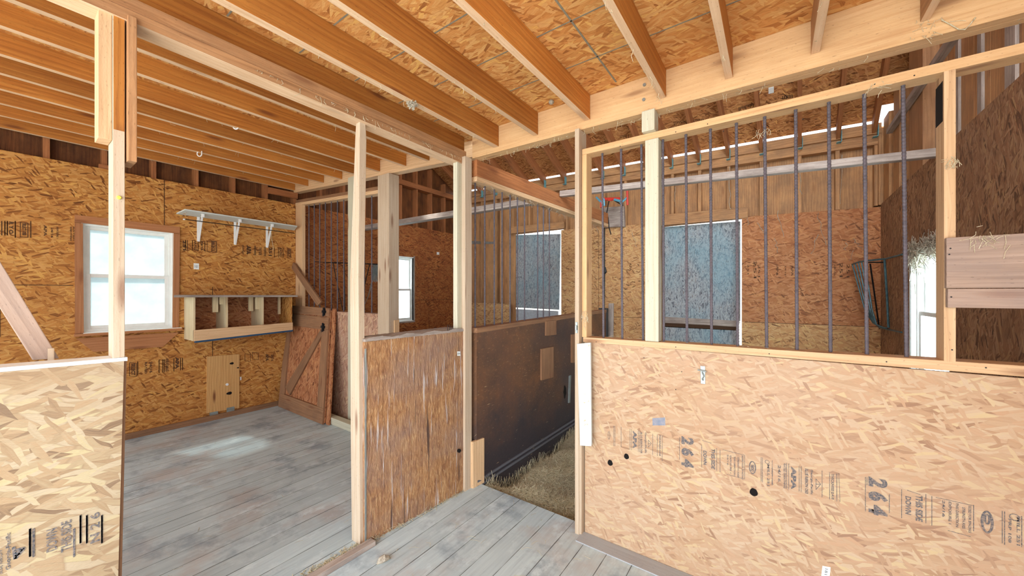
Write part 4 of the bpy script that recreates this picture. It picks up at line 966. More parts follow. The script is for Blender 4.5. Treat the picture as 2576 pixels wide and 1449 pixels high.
# ================================================================== STALL DIVIDER (corner post to the back)
XD = -1.67
dv = root('stall_partition', (XD, 3.0, ZS), 'dark grimy stall divider with rebar above it, seen through the doorway', 'stall partition')
Y0d, Y1d = 1.918, 4.36
mb = MB(); mb.slab([(XD, Y0d, ZS), (XD, Y1d, ZS), (XD, Y1d, 1.099), (XD, Y0d, 1.057)], (-.09, 0, 0), UY); mb.build('lower_panel', M['divider'], dv)
mb = MB(); mb.hexa([(XD - .09, Y0d, 1.058), (XD + .004, Y0d, 1.058), (XD + .004, Y0d, 1.092), (XD - .09, Y0d, 1.092)], [(XD - .09, Y1d, 1.10), (XD + .004, Y1d, 1.10), (XD + .004, Y1d, 1.135), (XD - .09, Y1d, 1.135)], UY); mb.build('bottom_rail', M['brownboard'], dv)
pass
mb = MB()
for z0 in (-.012, .026):
    mb.hexa([(XD - .01, Y0d, z0), (XD + .012, Y0d, z0), (XD + .009, Y0d, z0 + .014), (XD - .01, Y0d, z0 + .014)], [(XD - .01, Y1d, z0), (XD + .012, Y1d, z0), (XD + .009, Y1d, z0 + .014), (XD - .01, Y1d, z0 + .014)], UY)
mb.build('kick_strip', plain('grey_rubber', (92, 92, 98), .6), dv)
mb = MB(); mb.box(XD - .1, XD + .012, Y1d - .03, Y1d + .015, ZS, 1.15, UZ); mb.build('rubber_end_cap', M['cable'], dv, .006)
for (pts, nm, lab) in ((((1375, 808), (1400, 805), (1400, 842), (1375, 845)), 'patch_board', None), (((1363, 878), (1393, 872), (1393, 949), (1363, 957)), 'patch_board', None)):
    mb = MB(); mb.slab([P(x, y, X=XD + .018) for x, y in pts], (-.018, 0, 0), UZ); mb.build(nm, M['brownboard'], dv, .001)
mb = MB(); c = P(1421, 985, X=XD + .001); n = 14
mb.prism([c + V(0, .028 * math.cos(6.283 * k / n) * (1 + .2 * math.sin(3 * k)), .062 * math.sin(6.283 * k / n) * (1 + .15 * math.cos(5 * k))) for k in range(n)], (.001, 0, 0), UZ); mb.build('kicked_hole', M['hole'], dv)
mb = MB(); mb.slab([P(x, y, X=XD + .01) for x, y in ((1433, 946), (1437, 944), (1434.5, 1013), (1431, 1014))], (-.01, 0, 0), UZ); mb.build('metal_strip', M['galv'], dv)
mb = MB(); mb.slab([P(x, y, X=XD + .02) for x, y in ((1440, 842), (1447, 841), (1447, 912), (1440, 913))], (-.02, 0, 0), UZ); mb.build('cleat', M['brownboard'], dv)
for px in (1195.3, 1219.5, 1243.4, 1263, 1283, 1301.6, 1319.6, 1352.6, 1367, 1382):
    y = P(px, 700, X=XD - .04).y
    add_bar(dv, V(XD - .04, y, 1.088), V(XD - .04, y, 2.115 + .03 * (y - 1.87)))
settle(dv)
db = root('divider_beam', (XD, 3.0, 2.2), 'rusty brown plank beam above the rebar of the stall divider', 'beam')
mb = MB(); A0, A1 = (1.918, 2.146, 2.262), (4.40, 2.20, 2.33)
mb.hexa([(XD - .038, A0[0], A0[1]), (XD, A0[0], A0[1]), (XD, A0[0], A0[2]), (XD - .038, A0[0], A0[2])], [(XD - .038, A1[0], A1[1]), (XD, A1[0], A1[1]), (XD, A1[0], A1[2]), (XD - .038, A1[0], A1[2])], UY); mb.build('plank', M['rafter'], db, .006)
mb = MB(); mb.hexa([(XD - .085, A0[0], 2.11), (XD + .002, A0[0], 2.11), (XD + .002, A0[0], 2.145), (XD - .085, A0[0], 2.145)], [(XD - .085, A1[0], 2.16), (XD + .002, A1[0], 2.16), (XD + .002, A1[0], 2.197), (XD - .085, A1[0], 2.197)], UY); mb.build('bar_rail', M['pine'], db, .002)
settle(db)
# cobwebs and hay wisps under the rail
mb = MB()
for k in range(160):
    y = 2.0 + random.random() ** 1.2 * 2.2; z = 2.112 + .02 * (y - 1.92)
    a = V(XD - random.uniform(-.005, .08), y, z + random.uniform(-.004, .01)); b = a + V(random.uniform(-.02, .02), random.uniform(-.07, .07), -abs(random.gauss(.015, .022)))
    mb.tube([a, (a + b) / 2 + V(0, 0, .004), b], .0012, 3, cap=False)
tag(mb.build('hay_wisps', M['cobweb']), 'wisps of cobweb and hay under the divider rail', 'hay', kind='stuff')

# weathered poles across the stalls
a, b = P(1004, 557, Y=3.0), P(1331, 504, Y=3.0)
def pole(name, A, B, h, dep, label, m='grey'):
    mb = MB(); mb.bar(A, B, (0, dep, 0), (0, 0, h)); tag(mb.build(name, M[m], None, .006), label, 'pole', None)
d_ = (b - a) / (b.x - a.x)
pole('cross_pole', V(a.x, a.y, a.z - .035) + d_ * (-4.79 - a.x), V(a.x, a.y, a.z - .035) + d_ * (-1.76 - a.x), .062, .085, 'weathered grey timber across the back-left stall, seen both sides of the corner posts')
A = P(1407, 494, X=XD + .005); B = P(2362, 392, X=XR - .003)
pole('cross_pole', A, B, .055, .06, 'weathered grey timber running across the right stall behind the grille')

# ================================================================== DUTCH DOORS IN THE BACK WALL
def dutch(n, D, up, lo, mats, batten=None):
    Yd = 5.142
    o = MB(); q = [P(x, y, Y=Yd) for x, y in up]; o.slab(q, (0, .02, 0), UZ); d = o.build('door_%d' % n, mats[0]); d['kind'] = 'structure'
    for pts, m, nm in lo:
        p = MB(); p.slab([P(x, y, Y=Yd) for x, y in pts], (0, .02, 0), UZ); p.build(nm, m, d)
    if batten:
        p = MB(); p.slab([P(x, y, Y=Yd - .0005) for x, y in batten], (0, -.012, 0), UX); p.build('batten', M['grey'], d)
    return d
dutch(1, D1, ((1285, 591.5), (1409.5, 588.5), (1406, 779.5), (1284, 773)), [(((1282, 776.5), (1404, 782.5), (1404, 1100), (1282, 1100)), plain('pale_lower_leaf', (176, 186, 196), .8, 0, .5, (140, 140, 146), 30), 'lower_leaf')], [M['algae']])
dutch(2, D2, ((1660, 572), (1862.5, 556.5), (1862, 808), (1660, 797)),
      [(((1656, 820), (1856, 831), (1856, 1050), (1656, 1050)), M['algae'], 'lower_leaf'), (((1640, 797), (1858, 808), (1858, 832), (1640, 821)), M['seam'], 'gap_liner')], [M['algae']], ((1656, 796), (1856, 807), (1856, 822), (1656, 811)))
mb = MB(); p = P(1859.5, 811, Y=5.128); mb.tube([p, p + V(0, .006, 0)], .012, 10)
tag(mb.build('door_knob', M['whitemetal']), 'small white knob beside the batten of the larger mossy back door', 'knob')
# strips of light-blue sheathing tape left of the small door
q = [P(x, y, Y=5.117) for x, y in ((1187, 606), (1258, 609), (1258, 613.5), (1187, 614))]
mb = MB(); mb.slab(q, (0, -.002, 0), UX); tag(mb.build('metal_strap', M['galv']), 'thin horizontal metal strap on the siding left of the small mossy door', 'strap')

# ================================================================== THINGS ON THE BACK WALL OF THE RIGHT STALL
q = [P(x, y, Y=4.97) for x, y in ((1519, 522), (1569, 518), (1571, 570), (1519, 572))]
mb = MB(); mb.slab(q, (0, .055, 0), UX); bxo = mb.build('wall_box', M['grey'], None, .004)
tag(bxo, 'square grey weathered box on the back wall under the blue and red frame', 'box')
bf = root('lifting_frame', tuple(P(1540, 500, Y=4.6)), 'sky blue metal frame with red rubber ends hanging under the grey timber', 'frame')
Yb = 4.6
def fr_(name, m, a, b, r):
    mb = MB(); mb.tube([P(*a, Y=Yb), P(*b, Y=Yb)], r, 8); mb.build(name, M[m], bf)
for a, b in (((1500, 496), (1519, 516)), ((1578, 497), (1560, 512)), ((1519, 500), (1520, 518))): fr_('blue_arm', 'bluesteel', a, b, .013)
mb = MB(); mb.slab([P(x, y, Y=Yb) for x, y in ((1504, 497), (1576, 496), (1562, 512), (1549, 503), (1519, 515))], (0, .02, 0), UX) if False else mb.tube([P(1520, 501, Y=Yb + .02), P(1560, 500, Y=Yb + .02)], .02, 8); mb.build('crossbar', M['red'], bf)
mb = MB(); pa = P(1540, 501, Y=4.62); mb.tube([pa, V(pa.x, 5.03, pa.z)], .008, 6); mb.build('wall_arm', M['black'], bf)
for a, b in (((1577.5, 470), (1578.5, 516)), ((1512, 508), (1512, 522)), ((1530, 503), (1540, 503))): fr_('red_grip', 'red', a, b, .014)
fr_('blue_arm', 'bluesteel', (1545, 502), (1561, 506), .016)
settle(bf)
mb = MB(); mb.tube([P(1533, 501, Y=4.62), P(1530, 515, Y=4.62), P(1526, 538, Y=4.66), P(1530, 548, Y=4.7), P(1532, 572, Y=4.7), P(1537, 590, Y=4.7)], .007, 6)
o = mb.build('hanging_strap', M['black'], bf); o.location = -Vector(bf.location)
mb = MB(); mb.tube([P(1521, 560, Y=5.018), P(1520.5, 640, Y=5.018), P(1521, 700, Y=5.018), P(1519, 846, Y=5.018)], .0075, 6); mb.tube([P(1522, 672, Y=5.015), P(1523, 684, Y=5.015), P(1521, 690, Y=5.015)], [.01, .022, .006], 8)
tag(mb.build('cable', M['cable']), 'dark cable hanging down the back wall behind the first grille bar', 'cable')
q = [P(x, y, Y=4.5) for x, y in ((1530.5, 763), (1542.5, 763), (1539, 985), (1526.5, 985))]
mb = MB(); mb.slab([q[0], q[1], V(q[2].x, 4.5, ZS), V(q[3].x, 4.5, ZS)], (0, .03, 0), UZ)
tag(mb.build('wooden_board', M['grey'], None, .002), 'upright grey board standing against the end of the stall divider', 'board')
# sheet joint lines on the back wall
mb = MB()
mb.box(D1[1] + .01, D2[0] - .03, YB - .0012, YB, .999, 1.004, UX); mb.box(D2[1] + .03, XR, YB - .0012, YB, .999, 1.004, UX)
p = P(1506, 600, Y=YB); mb.box(p.x - .002, p.x + .002, YB - .0012, YB, 1.0, 2.25, UZ)
mb.build('sheet_joint', M['seam'], wbk)

# ================================================================== GABLE WINDOW, HAY RACK
w3 = window(3, W3, XR, 1)
mb = MB(); mb.box(XR - .004, XR + .1, W3[1] - .002, W3[1] + .02, W3[2] - .02, W3[3] + .03, UZ); mb.build('rough_edge', M['boardpaint'], w3)
mb = MB()
for k in range(800):
    y = random.uniform(W3[0] + .1, W3[1] + .02); t = (y - W3[0]) / (W3[1] - W3[0])
    z = W3[3] + .03 - abs(random.gauss(0, .06 + .10 * max(0, t - .6)))
    a = V(XR + random.uniform(-.03, .05), y, z); d = V(random.gauss(0, .012), random.gauss(0, .05), random.gauss(0, .035))
    mb.tube([a - d, a + V(0, 0, .004), a + d], .0024, 3, cap=False)
tag(mb.build('old_nest', M['cobweb']), 'ragged old bird nest of pale straw at the top of the gable window', 'nest', kind='stuff')
hr = root('wire_hay_rack', (.75, 4.6, 1.0), 'teal steel hay rack with closely set curved bars in the far right corner', 'hay rack')
def hp(x, y, X): return P(x, y, X=X)
mb = MB(); mb.tube([hp(2270, 640, .85), hp(2228, 651, .80), hp(2180, 656, .70), hp(2160, 659, .66), hp(2144, 665, .64)], .008, 8); mb.build('top_rail', M['rack'], hr)
for k in range(5):
    t = k / 4.0
    top = hp(2144 + 31 * t, 665 - 9 * t, .64 + .06 * t); mid = hp(2176 + 18 * t, 780, .72 + .03 * t); low = hp(2196 + 9 * t, 812 + 4 * t, .78); end = hp(2232 - 10 * (1 - t), 826, .84)
    mb = MB(); mb.tube([top, mid, (mid + low) / 2, low, (low + end) / 2 + V(0, 0, -.005), end], .0055, 6); mb.build('bar', M['rack'], hr)
mb = MB(); mb.tube([hp(2225, 652, .80), hp(2231, 740, .83), hp(2235, 824, .85)], .0085, 8); mb.build('side_bar', M['rack'], hr)
mb = MB(); mb.tube([hp(2185, 660, .72), hp(2222, 660, .80)], .006, 6); mb.tube([hp(2189, 664, .72), hp(2212, 826, .85)], .006, 6); mb.build('inner_frame', M['black'], hr)
mb = MB(); mb.tube([hp(2212, 824, .84), hp(2235, 829, .85), hp(2268, 836, .855)], .007, 8); mb.build('bottom_rail', M['rack'], hr)
settle(hr)

# ================================================================== HAY IN THE STALL
def hz_(x, y):
    return (-.055 - .10 * math.exp(-max(0, x - XD) / .22) * min(1, max(0, (y - 2.0) / .3)) + .022 * math.sin(5.1 * x + 1) * math.cos(4.3 * y) + .018 * math.sin(13 * x + 3 * y) + .012 * math.cos(17 * y - 6 * x) + .05 * max(0, (y - 2.3)) * .25
            - .05 * math.exp(-((x - XD - .05) / .10) ** 2) * (1 if y > 2.05 else .3) * (0.5 + .5 * math.sin(9 * y)))
mb = MB(); nx, nyy = 60, 90; gx = lambda i: XD + .004 + (XR - .01 - XD) * (i / nx) ** 1.5; gy = lambda j: 1.965 + 3.05 * (j / nyy) ** 1.5
g = [[V(gx(i), gy(j), hz_(gx(i), gy(j)) + random.uniform(-.007, .007) - (.05 if j == 0 else 0)) for i in range(nx + 1)] for j in range(nyy + 1)]
for j in range(nyy):
    for i in range(nx):
        mb.face([g[j][i], g[j][i + 1], g[j + 1][i + 1], g[j + 1][i]], [(0, 0)] * 4, 0, True)
tag(mb.build('hay_bedding', M['haybed']), 'trodden bed of hay filling the stall floor beyond the doorway', 'hay', kind='stuff')
mb = MB()
def stalk(mb, c, d, wd, mi=0):
    s = d.cross(V(0, 0, 1)); s = s.normalized() * wd if s.length > 1e-4 else V(wd, 0, 0)
    bend = V(random.gauss(0, .006), random.gauss(0, .006), abs(random.gauss(0, .004)))
    a, b, m_ = c - d, c + d, c + bend
    up = V(0, 0, wd * .8)
    for p, q in ((a, m_), (m_, b)):
        mb.face([p - s, q - s, q + up, p + up], [(0, 0)] * 4, mi); mb.face([p + up, q + up, q + s, p + s], [(0, 0)] * 4, mi)
for k in range(24000):
    y = 1.975 + random.random() * 1.65; xm = min(-.62, -.484 * y + .10)
    x = XD + .015 + random.random() * max(.06, xm - XD)
    an = random.uniform(0, math.pi); L = random.uniform(.012, .045); zz = hz_(x, y) + random.uniform(-.002, .020)
    dz = random.gauss(0, .012)
    stalk(mb, V(x, max(y, 1.985), zz), V(math.cos(an) * L, math.sin(an) * L * (1 if y > 2.03 else .3), dz), random.uniform(.0008, .0018))
for k in range(900):
    y = random.uniform(2.0, 4.2); x = XD + random.uniform(.006, .03); L = random.uniform(.02, .06)
    stalk(mb, V(x, y, hz_(x, y) + random.uniform(0, .07)), V(random.gauss(0, .005), random.gauss(0, .015), L), .0012)
tag(mb.build('hay_stalks', M['straw']), 'loose dry hay stalks lying on the stall bedding', 'hay', kind='stuff')
# stray bits of straw on the boards and ledges
mb = MB()
for k in range(230):
    if k < 120: x, y = random.uniform(-1.6, .3), random.uniform(.8, 1.95); zb = .001
    elif k < 170: x, y = random.uniform(-4.5, -1.9), random.uniform(.4, 1.9); zb = .001
    else: x, y = random.uniform(-.86, .85), YF + random.uniform(.0, .08); zb = 1.098
    an = random.uniform(0, math.pi); L = random.uniform(.006, .028)
    if k >= 170: an = random.choice((0, .3, 2.9)); L *= .6
    stalk(mb, V(x, y, zb), V(math.cos(an) * L, math.sin(an) * L, 0), .0008)
for k in range(500):
    t = random.random(); p = s0 + e.normalized() * (t * .5 - .02); stalk(mb, p + V(-.06 - abs(random.gauss(0, .022)), random.uniform(-.02, .02), .002), V(random.gauss(0, .004), random.gauss(0, .004), 0), .0016)
for k in range(160):
    t = random.random(); p = a0 + (a1 - a0) * t; stalk(mb, p + V(random.uniform(.0, .02), 0, .003 + abs(random.gauss(0, .012)) * (k % 3 == 0)), V(random.gauss(0, .01), random.gauss(0, .012), abs(random.gauss(0, .004))), .0011)
tag(mb.build('straw_litter', M['straw']), 'scattered bits of straw and seed on the floorboards and rails', 'straw', kind='stuff')
# hanging wisps on the ceiling timber
mb = MB()
for k in range(330):
    c = k % 5
    if c < 2: a = V(random.uniform(-1.6, .85), YF + random.uniform(0, .07), 2.245)
    elif c == 2: a = V(-1.71, random.uniform(.6, 1.8), 2.24)
    elif c == 3: x = random.choice(jx)[1]; a = V(x - .02, random.uniform(.7, 1.85), 2.288)
    else: pj = random.choice(lj); a = V(pj.x - .015, random.uniform(.4, 2.0), pj.z - .001)
    L = abs(random.gauss(.008, .014))
    mb.tube([a + V(0, 0, .004), a + V(random.gauss(0, .006), random.gauss(0, .006), -L * .5), a + V(random.gauss(0, .01), random.gauss(0, .01), -L)], .0009, 3, cap=False)
for (x, y, Yv, n, sp) in ((1468, 795, 1.885, 40, .02), (2396, 406, 1.884, 20, .009), (2480, 600, 1.857, 26, .018), (2340, 62, 1.885, 24, .03), (1662, 240, 1.885, 10, .01), (1920, 330, 1.90, 16, .012), (2215, 215, 1.885, 10, .012)):
    for _ in range(n):
        c = P(x, y, Y=Yv) + V(random.gauss(0, sp), 0, random.gauss(0, sp)); d = V(random.gauss(0, .012), random.gauss(0, .002), -abs(random.gauss(0, .022)))
        mb.tube([c, c + d * .5 + V(random.gauss(0, .004), 0, 0), c + d], .0008, 3, cap=False)
tag(mb.build('hay_wisps', M['straw']), 'tiny hay wisps clinging to the undersides of joists and beams', 'hay', kind='stuff')

# ================================================================== SMALL THINGS
def hook(px, py, Z, label):
    p = P(px, py - 6, Z=Z); mb = MB(); pts = [p + V(0, 0, .01), p + V(0, 0, -.012)]
    for k in range(8):
        t = math.pi * (1.3 * k / 7.0); pts.append(p + V(-.0105 * (1 - math.cos(t)), -.013 * (1 - math.cos(t)), -.022 * math.sin(t) - .016))
    mb.tube(pts, .0046, 8); tag(mb.build('hook', M['whitemetal']), label, 'hook', 'hooks screwed into the tack room joists')
hook(600, 318, lj[3].z, 'white metal hook screwed into a joist, the larger one nearer the aisle')
hook(507.5, 389, lj[5].z, 'white metal hook screwed into a joist, the smaller one nearer the window wall')
mb = MB(); mb.tube([P(x, y, Y=YF - .006) for x, y in ((2368, 50), (2392, 62), (2412, 74), (2428, 74), (2440, 62), (2454, 44))], .0018, 5)
tag(mb.build('twine', M['straw']), 'loop of pale baling twine drooping from the long beam at the right', 'twine')
def fluff(name, c, r, m, label, cat, n=90, ln=.02):
    mb = MB()
    import mathutils
    for k in range(n):
        d = V(random.gauss(0, 1), random.gauss(0, 1), random.gauss(0, 1)).normalized(); a = c + d * r * .2; b = c + d * r * random.uniform(.6, 1.1)
        mb.tube([a, (a + b) / 2 + V(random.gauss(0, r * .15), random.gauss(0, r * .15), 0), b], r * .16, 5)
    tag(mb.build(name, M[m]), label, cat)
fluff('fluff_clump', P(1036, 262, Z=2.283), .026, 'cobweb', 'white fluffy clump stuck to the edge of the second aisle joist', 'fluff')
c = P(1387, 257, Z=2.412)
mb = MB(); mb.tube([c + V(0, 0, .013), c + V(0, 0, .009), c + V(0, 0, 0), c + V(0, 0, -.009), c + V(0, 0, -.013)], [.004, .012, .016, .011, .003], 12)
tag(mb.build('wasp_nest', M['cobweb']), 'little round grey wasp nest under the ceiling boards', 'nest')
c = P(965, 1413, Z=0.0)
mb = MB(); mb.tube([c + V(-.012, -.03, .001), c + V(-.006, -.014, .012), c + V(.002, .004, .016), c + V(.008, .02, .010), c + V(.010, .032, .002)], [.004, .017, .018, .012, .003], 7)
tag(mb.build('stone', M['cobweb'], None), 'small pale crumpled lump lying on the floor near the low wall', 'lump')
# ---- stickers
def sticker(pts, plane, text, label, outward):
    q = [P(x, y, **plane) + outward * .0012 for x, y in pts]
    mb = MB(); mb.slab(q, outward * -.001, q[1] - q[0]); o = mb.build('sticker', M['sticker'])
    tag(o, label, 'sticker'); return o, q
def letters(text, org, rd, upv, parent, mat, name='lettering', bold=0.0):
    """text laid in the box org + rd (reading direction, full length) + upv (glyph height)"""
    cu = bpy.data.curves.new('t', 'FONT'); cu.body = text; cu.size = 1.0; cu.align_x = 'LEFT'; cu.resolution_u = 3; cu.offset = bold
    to = bpy.data.objects.new('t', cu); C.objects.link(to)
    bpy.context.view_layer.update(); dg = bpy.context.evaluated_depsgraph_get()
    me = bpy.data.meshes.new_from_object(to.evaluated_get(dg)); bpy.data.objects.remove(to)
    xs = [v.co.x for v in me.vertices]; ys = [v.co.y for v in me.vertices]
    if not xs: return None
    ax, bx_, ay, by = min(xs), max(xs), min(ys), max(ys)
    for v in me.vertices:
        v.co = org + rd * ((v.co.x - ax) / max(1e-6, bx_ - ax)) + upv * ((v.co.y - ay) / max(1e-6, by - ay))
    me.materials.append(mat); o = bpy.data.objects.new(name, me); C.objects.link(o)
    if parent is not None: o.parent = parent
    return o
o, q = sticker(((487, 662), (500.5, 663), (500.5, 678), (487, 677)), dict(X=XW), '', 'small white numbered sticker on the window wall between shelf and nest box', V(1, 0, 0))
letters('161', q[3] + (q[1] - q[0]) * .2 + (q[0] - q[3]) * .25 + V(.0004, 0, 0), (q[1] - q[0]) * .6, (q[0] - q[3]) * .5, o, M['stickerink'])
o, q = sticker(((2069, 1423), (2089.5, 1427), (2087, 1449.5), (2066, 1448)), dict(Y=YF + .006), '', 'small white numbered sticker low on the pale stall front', V(0, -1, 0))
letters('181', q[0] + (q[3] - q[0]) * .2 + (q[1] - q[0]) * .35 + V(0, -.0004, 0), (q[3] - q[0]) * .6, (q[1] - q[0]) * .35, o, M['stickerink'])
o, q = sticker(((1150, 884), (1158, 884), (1158, 895), (1150, 895)), dict(X=-1.7015), '', 'small worn sticker near the top of the scarred low wall', V(1, 0, 0))
letters('184', q[3] + V(.0004, 0, 0) + (q[0] - q[3]) * .25, (q[1] - q[0]) * .9, (q[0] - q[3]) * .5, o, M['stickerink'])
sticker(((1098.5, 634), (1105, 634.5), (1105, 641), (1098.5, 640.5)), dict(X=XW), '', 'tiny white sticker on the far lining of the back-left stall', V(1, 0, 0))
o, q = sticker(((1935, 222), (1944, 221), (1943, 233), (1934.5, 232)), dict(Y=3.9), '', 'white plastic insulator fixed between two roof rafters', V(0, -1, 0))
o['category'] = 'insulator'; o.name = 'insulator'
zr_ = roofz(q[0].x, 0)
yy = 5.0 - (P(1940, 227, Y=3.9).z - ze(q[0].x) - .055) / .541
# put it flat on the roof boards
r_ = ray(1940, 227); t = 1.0
for _ in range(60):
    p = V(0, 0, EYE) + r_ * t; t += (roofz(p.x, p.y) - .003 - p.z) / (r_.z + .541 * r_.y)
p = V(0, 0, EYE) + r_ * t
bpy.data.objects.remove(o)
mb = MB(); mb.hexa([p + V(-.022, .03, -.018), p + V(.022, .03, -.018), p + V(.022, .03, -.006), p + V(-.022, .03, -.006)], [p + V(-.022, -.03, .012), p + V(.022, -.03, .012), p + V(.022, -.03, .024), p + V(-.022, -.03, .024)], UX)
tag(mb.build('sticker', M['sticker']), 'white square tag fixed to the roof boards between two rafters', 'tag')

# ================================================================== PRINTED STAMPS ON THE BOARDS
def stampY(text, box, parent, Yp, mat, bold=0.0, lean=0.0):
    """vertical lettering (reads downwards) inside a photo box on a wall of constant Y"""
    x0, x1, y0, y1 = box; tl, tr, bl = P(x0, y0, Y=Yp), P(x1, y0 + (x1 - x0) * lean, Y=Yp), P(x0, y1, Y=Yp)
    zt = P((x0 + x1) / 2, y0, Y=Yp).z; zb = P((x0 + x1) / 2, y1, Y=Yp).z
    o = V(0, -.0012, 0)
    return letters(text, V(tl.x, Yp, zt) + o, V(0, 0, zb - zt), V(tr.x - tl.x, 0, 0), parent, mat, 'stamp_lettering', bold)
YS = YF + .006
def ruleY(mb, x, y0, y1, w=.0014):
    p = P(x, y0, Y=YS); q = P(x, y1, Y=YS); mb.box(p.x - w / 2, p.x + w / 2, YS - .0011, YS - .0002, q.z, p.z, UZ)
def rule2(mb, a, b, w=.0014):
    p, q = P(*a, Y=YS), P(*b, Y=YS); n = V(-(q - p).z, 0, (q - p).x).normalized() * w / 2
    mb.slab([p - n + V(0, -.0011, 0), q - n + V(0, -.0011, 0), q + n + V(0, -.0011, 0), p + n + V(0, -.0011, 0)], (0, .0009, 0), UX)
ik = M['ink']
def ringY(mb, c, rx, rz, w=.0025):
    c = P(*c, Y=YS); n = 28
    for k in range(n):
        a0_, a1_ = 6.2832 * k / n, 6.2832 * (k + 1) / n
        f = lambda an, s: c + V(math.cos(an) * (rx - s), -.0011, math.sin(an) * (rz - s))
        mb.slab([f(a0_, 0), f(a1_, 0), f(a1_, w), f(a0_, w)], (0, .0009, 0), UX)
S = [
 ('2 6 4', (1714, 1746, 1100, 1176), .02), ('THIS SIDE', (1789, 1799, 1129, 1180), .01), ('DOWN', (1769, 1778, 1134, 1169), .01),
 ('APA', (1592, 1602, 1084, 1129), .02), ('BLUE RIBBON OSB', (1611, 1616, 1088, 1140), 0), ('Georgia-Pacific', (1621, 1627, 1088, 1140), .0),
 ('THICKNESS 0.418', (1658, 1662.5, 1094, 1146), 0),
 ('SIZED FOR SPACING', (1866, 1870, 1146, 1206), 0), ('STRENGTH AXIS', (1855, 1859, 1150, 1200), 0), ('THIS DIRECTION', (1846, 1850, 1148, 1196), 0), ('EXPOSURE 1', (1836, 1840, 1146, 1190), 0), ('24/16', (1829, 1833, 1143, 1170), 0),
 ('TECO', (1889, 1897, 1168, 1186), .01),
 ('MILL 251', (1930, 1936, 1168, 1222), 0), ('PRP 108', (1941, 1944, 1178, 1218), 0), ('24/16', (1957, 1964, 1170, 1212), 0), ('RATED SHEATHING', (1971, 1977, 1166, 1228), .0),
 ('APA', (1990, 2003, 1174, 1232), .03), ('BLUE RIBBON OSB', (2025, 2033, 1179, 1242), .008), ('Georgia-Pacific', (2038, 2045, 1181, 1244), .012),
 ('THICKNESS 0.418', (2091, 2098, 1192, 1256), .006),
 ('2 6 4', (2184, 2234, 1203, 1297), .03), ('THIS SIDE', (2303, 2321, 1246, 1311), .014), ('DOWN', (2277, 2292, 1249, 1294), .014),
 ('SIZED FOR SPACING', (2436, 2443, 1272, 1340), 0), ('STRENGTH AXIS', (2420, 2428, 1276, 1330), 0), ('THIS DIRECTION', (2404, 2411, 1265, 1326), 0), ('EXPOSURE 1', (2386, 2393, 1262, 1318), 0), ('24/16', (2370, 2377, 1258, 1300), 0),
 ('MILL 251', (2557, 2566, 1300, 1372), 0), ('PRP 108', (2536, 2544, 1305, 1365), 0)]
for tx, bx_, bo in S: stampY(tx, bx_, panel, YS, ik, {'2 6 4': .055, 'THIS SIDE': .04, 'DOWN': .04, 'APA': .06}.get(tx, bo + .022))
mb = MB()
for x, y0, y1 in ((1544, 1071, 1122), (1547, 1071, 1122), (1562.5, 1074, 1124), (1585, 1079, 1130), (1589, 1079, 1132), (1605.5, 1083, 1136), (1609, 1084, 1137), (1642, 1091, 1144), (1653.5, 1093, 1147), (1666, 1095, 1160),
                  (1709.5, 1100, 1156), (1765.5, 1119, 1176), (1803, 1127, 1184), (1811.5, 1131, 1188), (1914.5, 1150, 1211), (1918, 1151, 1213), (1942.5, 1158, 1221), (1979, 1164, 1228), (1984, 1166, 1231), (2010.5, 1172, 1236), (2015.5, 1173, 1238),
                  (2068, 1184, 1251), (2087, 1188, 1256), (2105, 1191, 1261), (2177, 1200, 1286), (2181, 1200, 1220), (2237, 1243, 1290), (2268, 1231, 1303), (2329, 1243, 1316), (2344, 1248, 1322), (2449, 1270, 1336), (2521, 1285, 1366), (2527, 1286, 1370), (2570, 1298, 1376)):
    ruleY(mb, x, y0, y1, .0016)
rule2(mb, (1818, 1131), (1873, 1145)); rule2(mb, (1828, 1193), (1873, 1205)); rule2(mb, (1873, 1145), (1873, 1205)); rule2(mb, (2354, 1251), (2449, 1272)); rule2(mb, (2384, 1334), (2442, 1350))
rule2(mb, (1767, 1108), (1790, 1115)); rule2(mb, (2282, 1233), (2315, 1244)); rule2(mb, (2110, 1190), (2113, 1262), .001)
ringY(mb, (1893, 1176), .0 + (P(1902, 1176, Y=YS).x - P(1884, 1176, Y=YS).x) / 2, .028, .004); ringY(mb, (1893, 1176), .004, .012, .002)
ringY(mb, (2483, 1313), (P(2500, 1313, Y=YS).x - P(2467, 1313, Y=YS).x) / 2, .037, .006); ringY(mb, (2483, 1306), .007, .018, .005)
ringY(mb, (1930, 1162), .008, .008, .0015); ringY(mb, (2552, 1301), .011, .011, .002); ringY(mb, (1532, 1095), .006, .022, .002)
for c_ in ((1634, 1116), (2057, 1218)):
    sc_ = 1 if c_[0] < 2000 else 1.5
    rule2(mb, (c_[0] + 5 * sc_, c_[1]), (c_[0] - 3 * sc_, c_[1] - 9 * sc_), .0016); rule2(mb, (c_[0] + 5 * sc_, c_[1]), (c_[0] - 3 * sc_, c_[1] + 9 * sc_), .0016); rule2(mb, (c_[0] - 3 * sc_, c_[1] - 9 * sc_), (c_[0] - 3 * sc_, c_[1] + 9 * sc_), .0016); rule2(mb, (c_[0] - 3 * sc_, c_[1]), (c_[0] + 4 * sc_, c_[1]), .0016)
o = mb.build('stamp_rules', ik); o.parent = panel; o.location = -Vector(panel.matrix_local.translation) if False else (0, 0, 0)
# back wall mill stamps
for tx, bx_ in (('251', (1896, 1903, 655, 700)), ('251', (1907, 1912, 665, 697)), ('251', (2112, 2120, 661, 697)), ('251', (2130, 2137, 664, 698)), ('APA', (1953, 1958, 668, 694)), ('APA', (1990, 1996, 668, 694)), ('251', (1900 - 20, 1884, 665, 690)), ('APA', (1583, 1589, 661, 682)), ('24/16', (2098, 2102, 664, 694)), ('24/16', (1974, 1978, 668, 694))):
    stampY(tx, bx_, wbk, YB, M['inkdark'], .01)
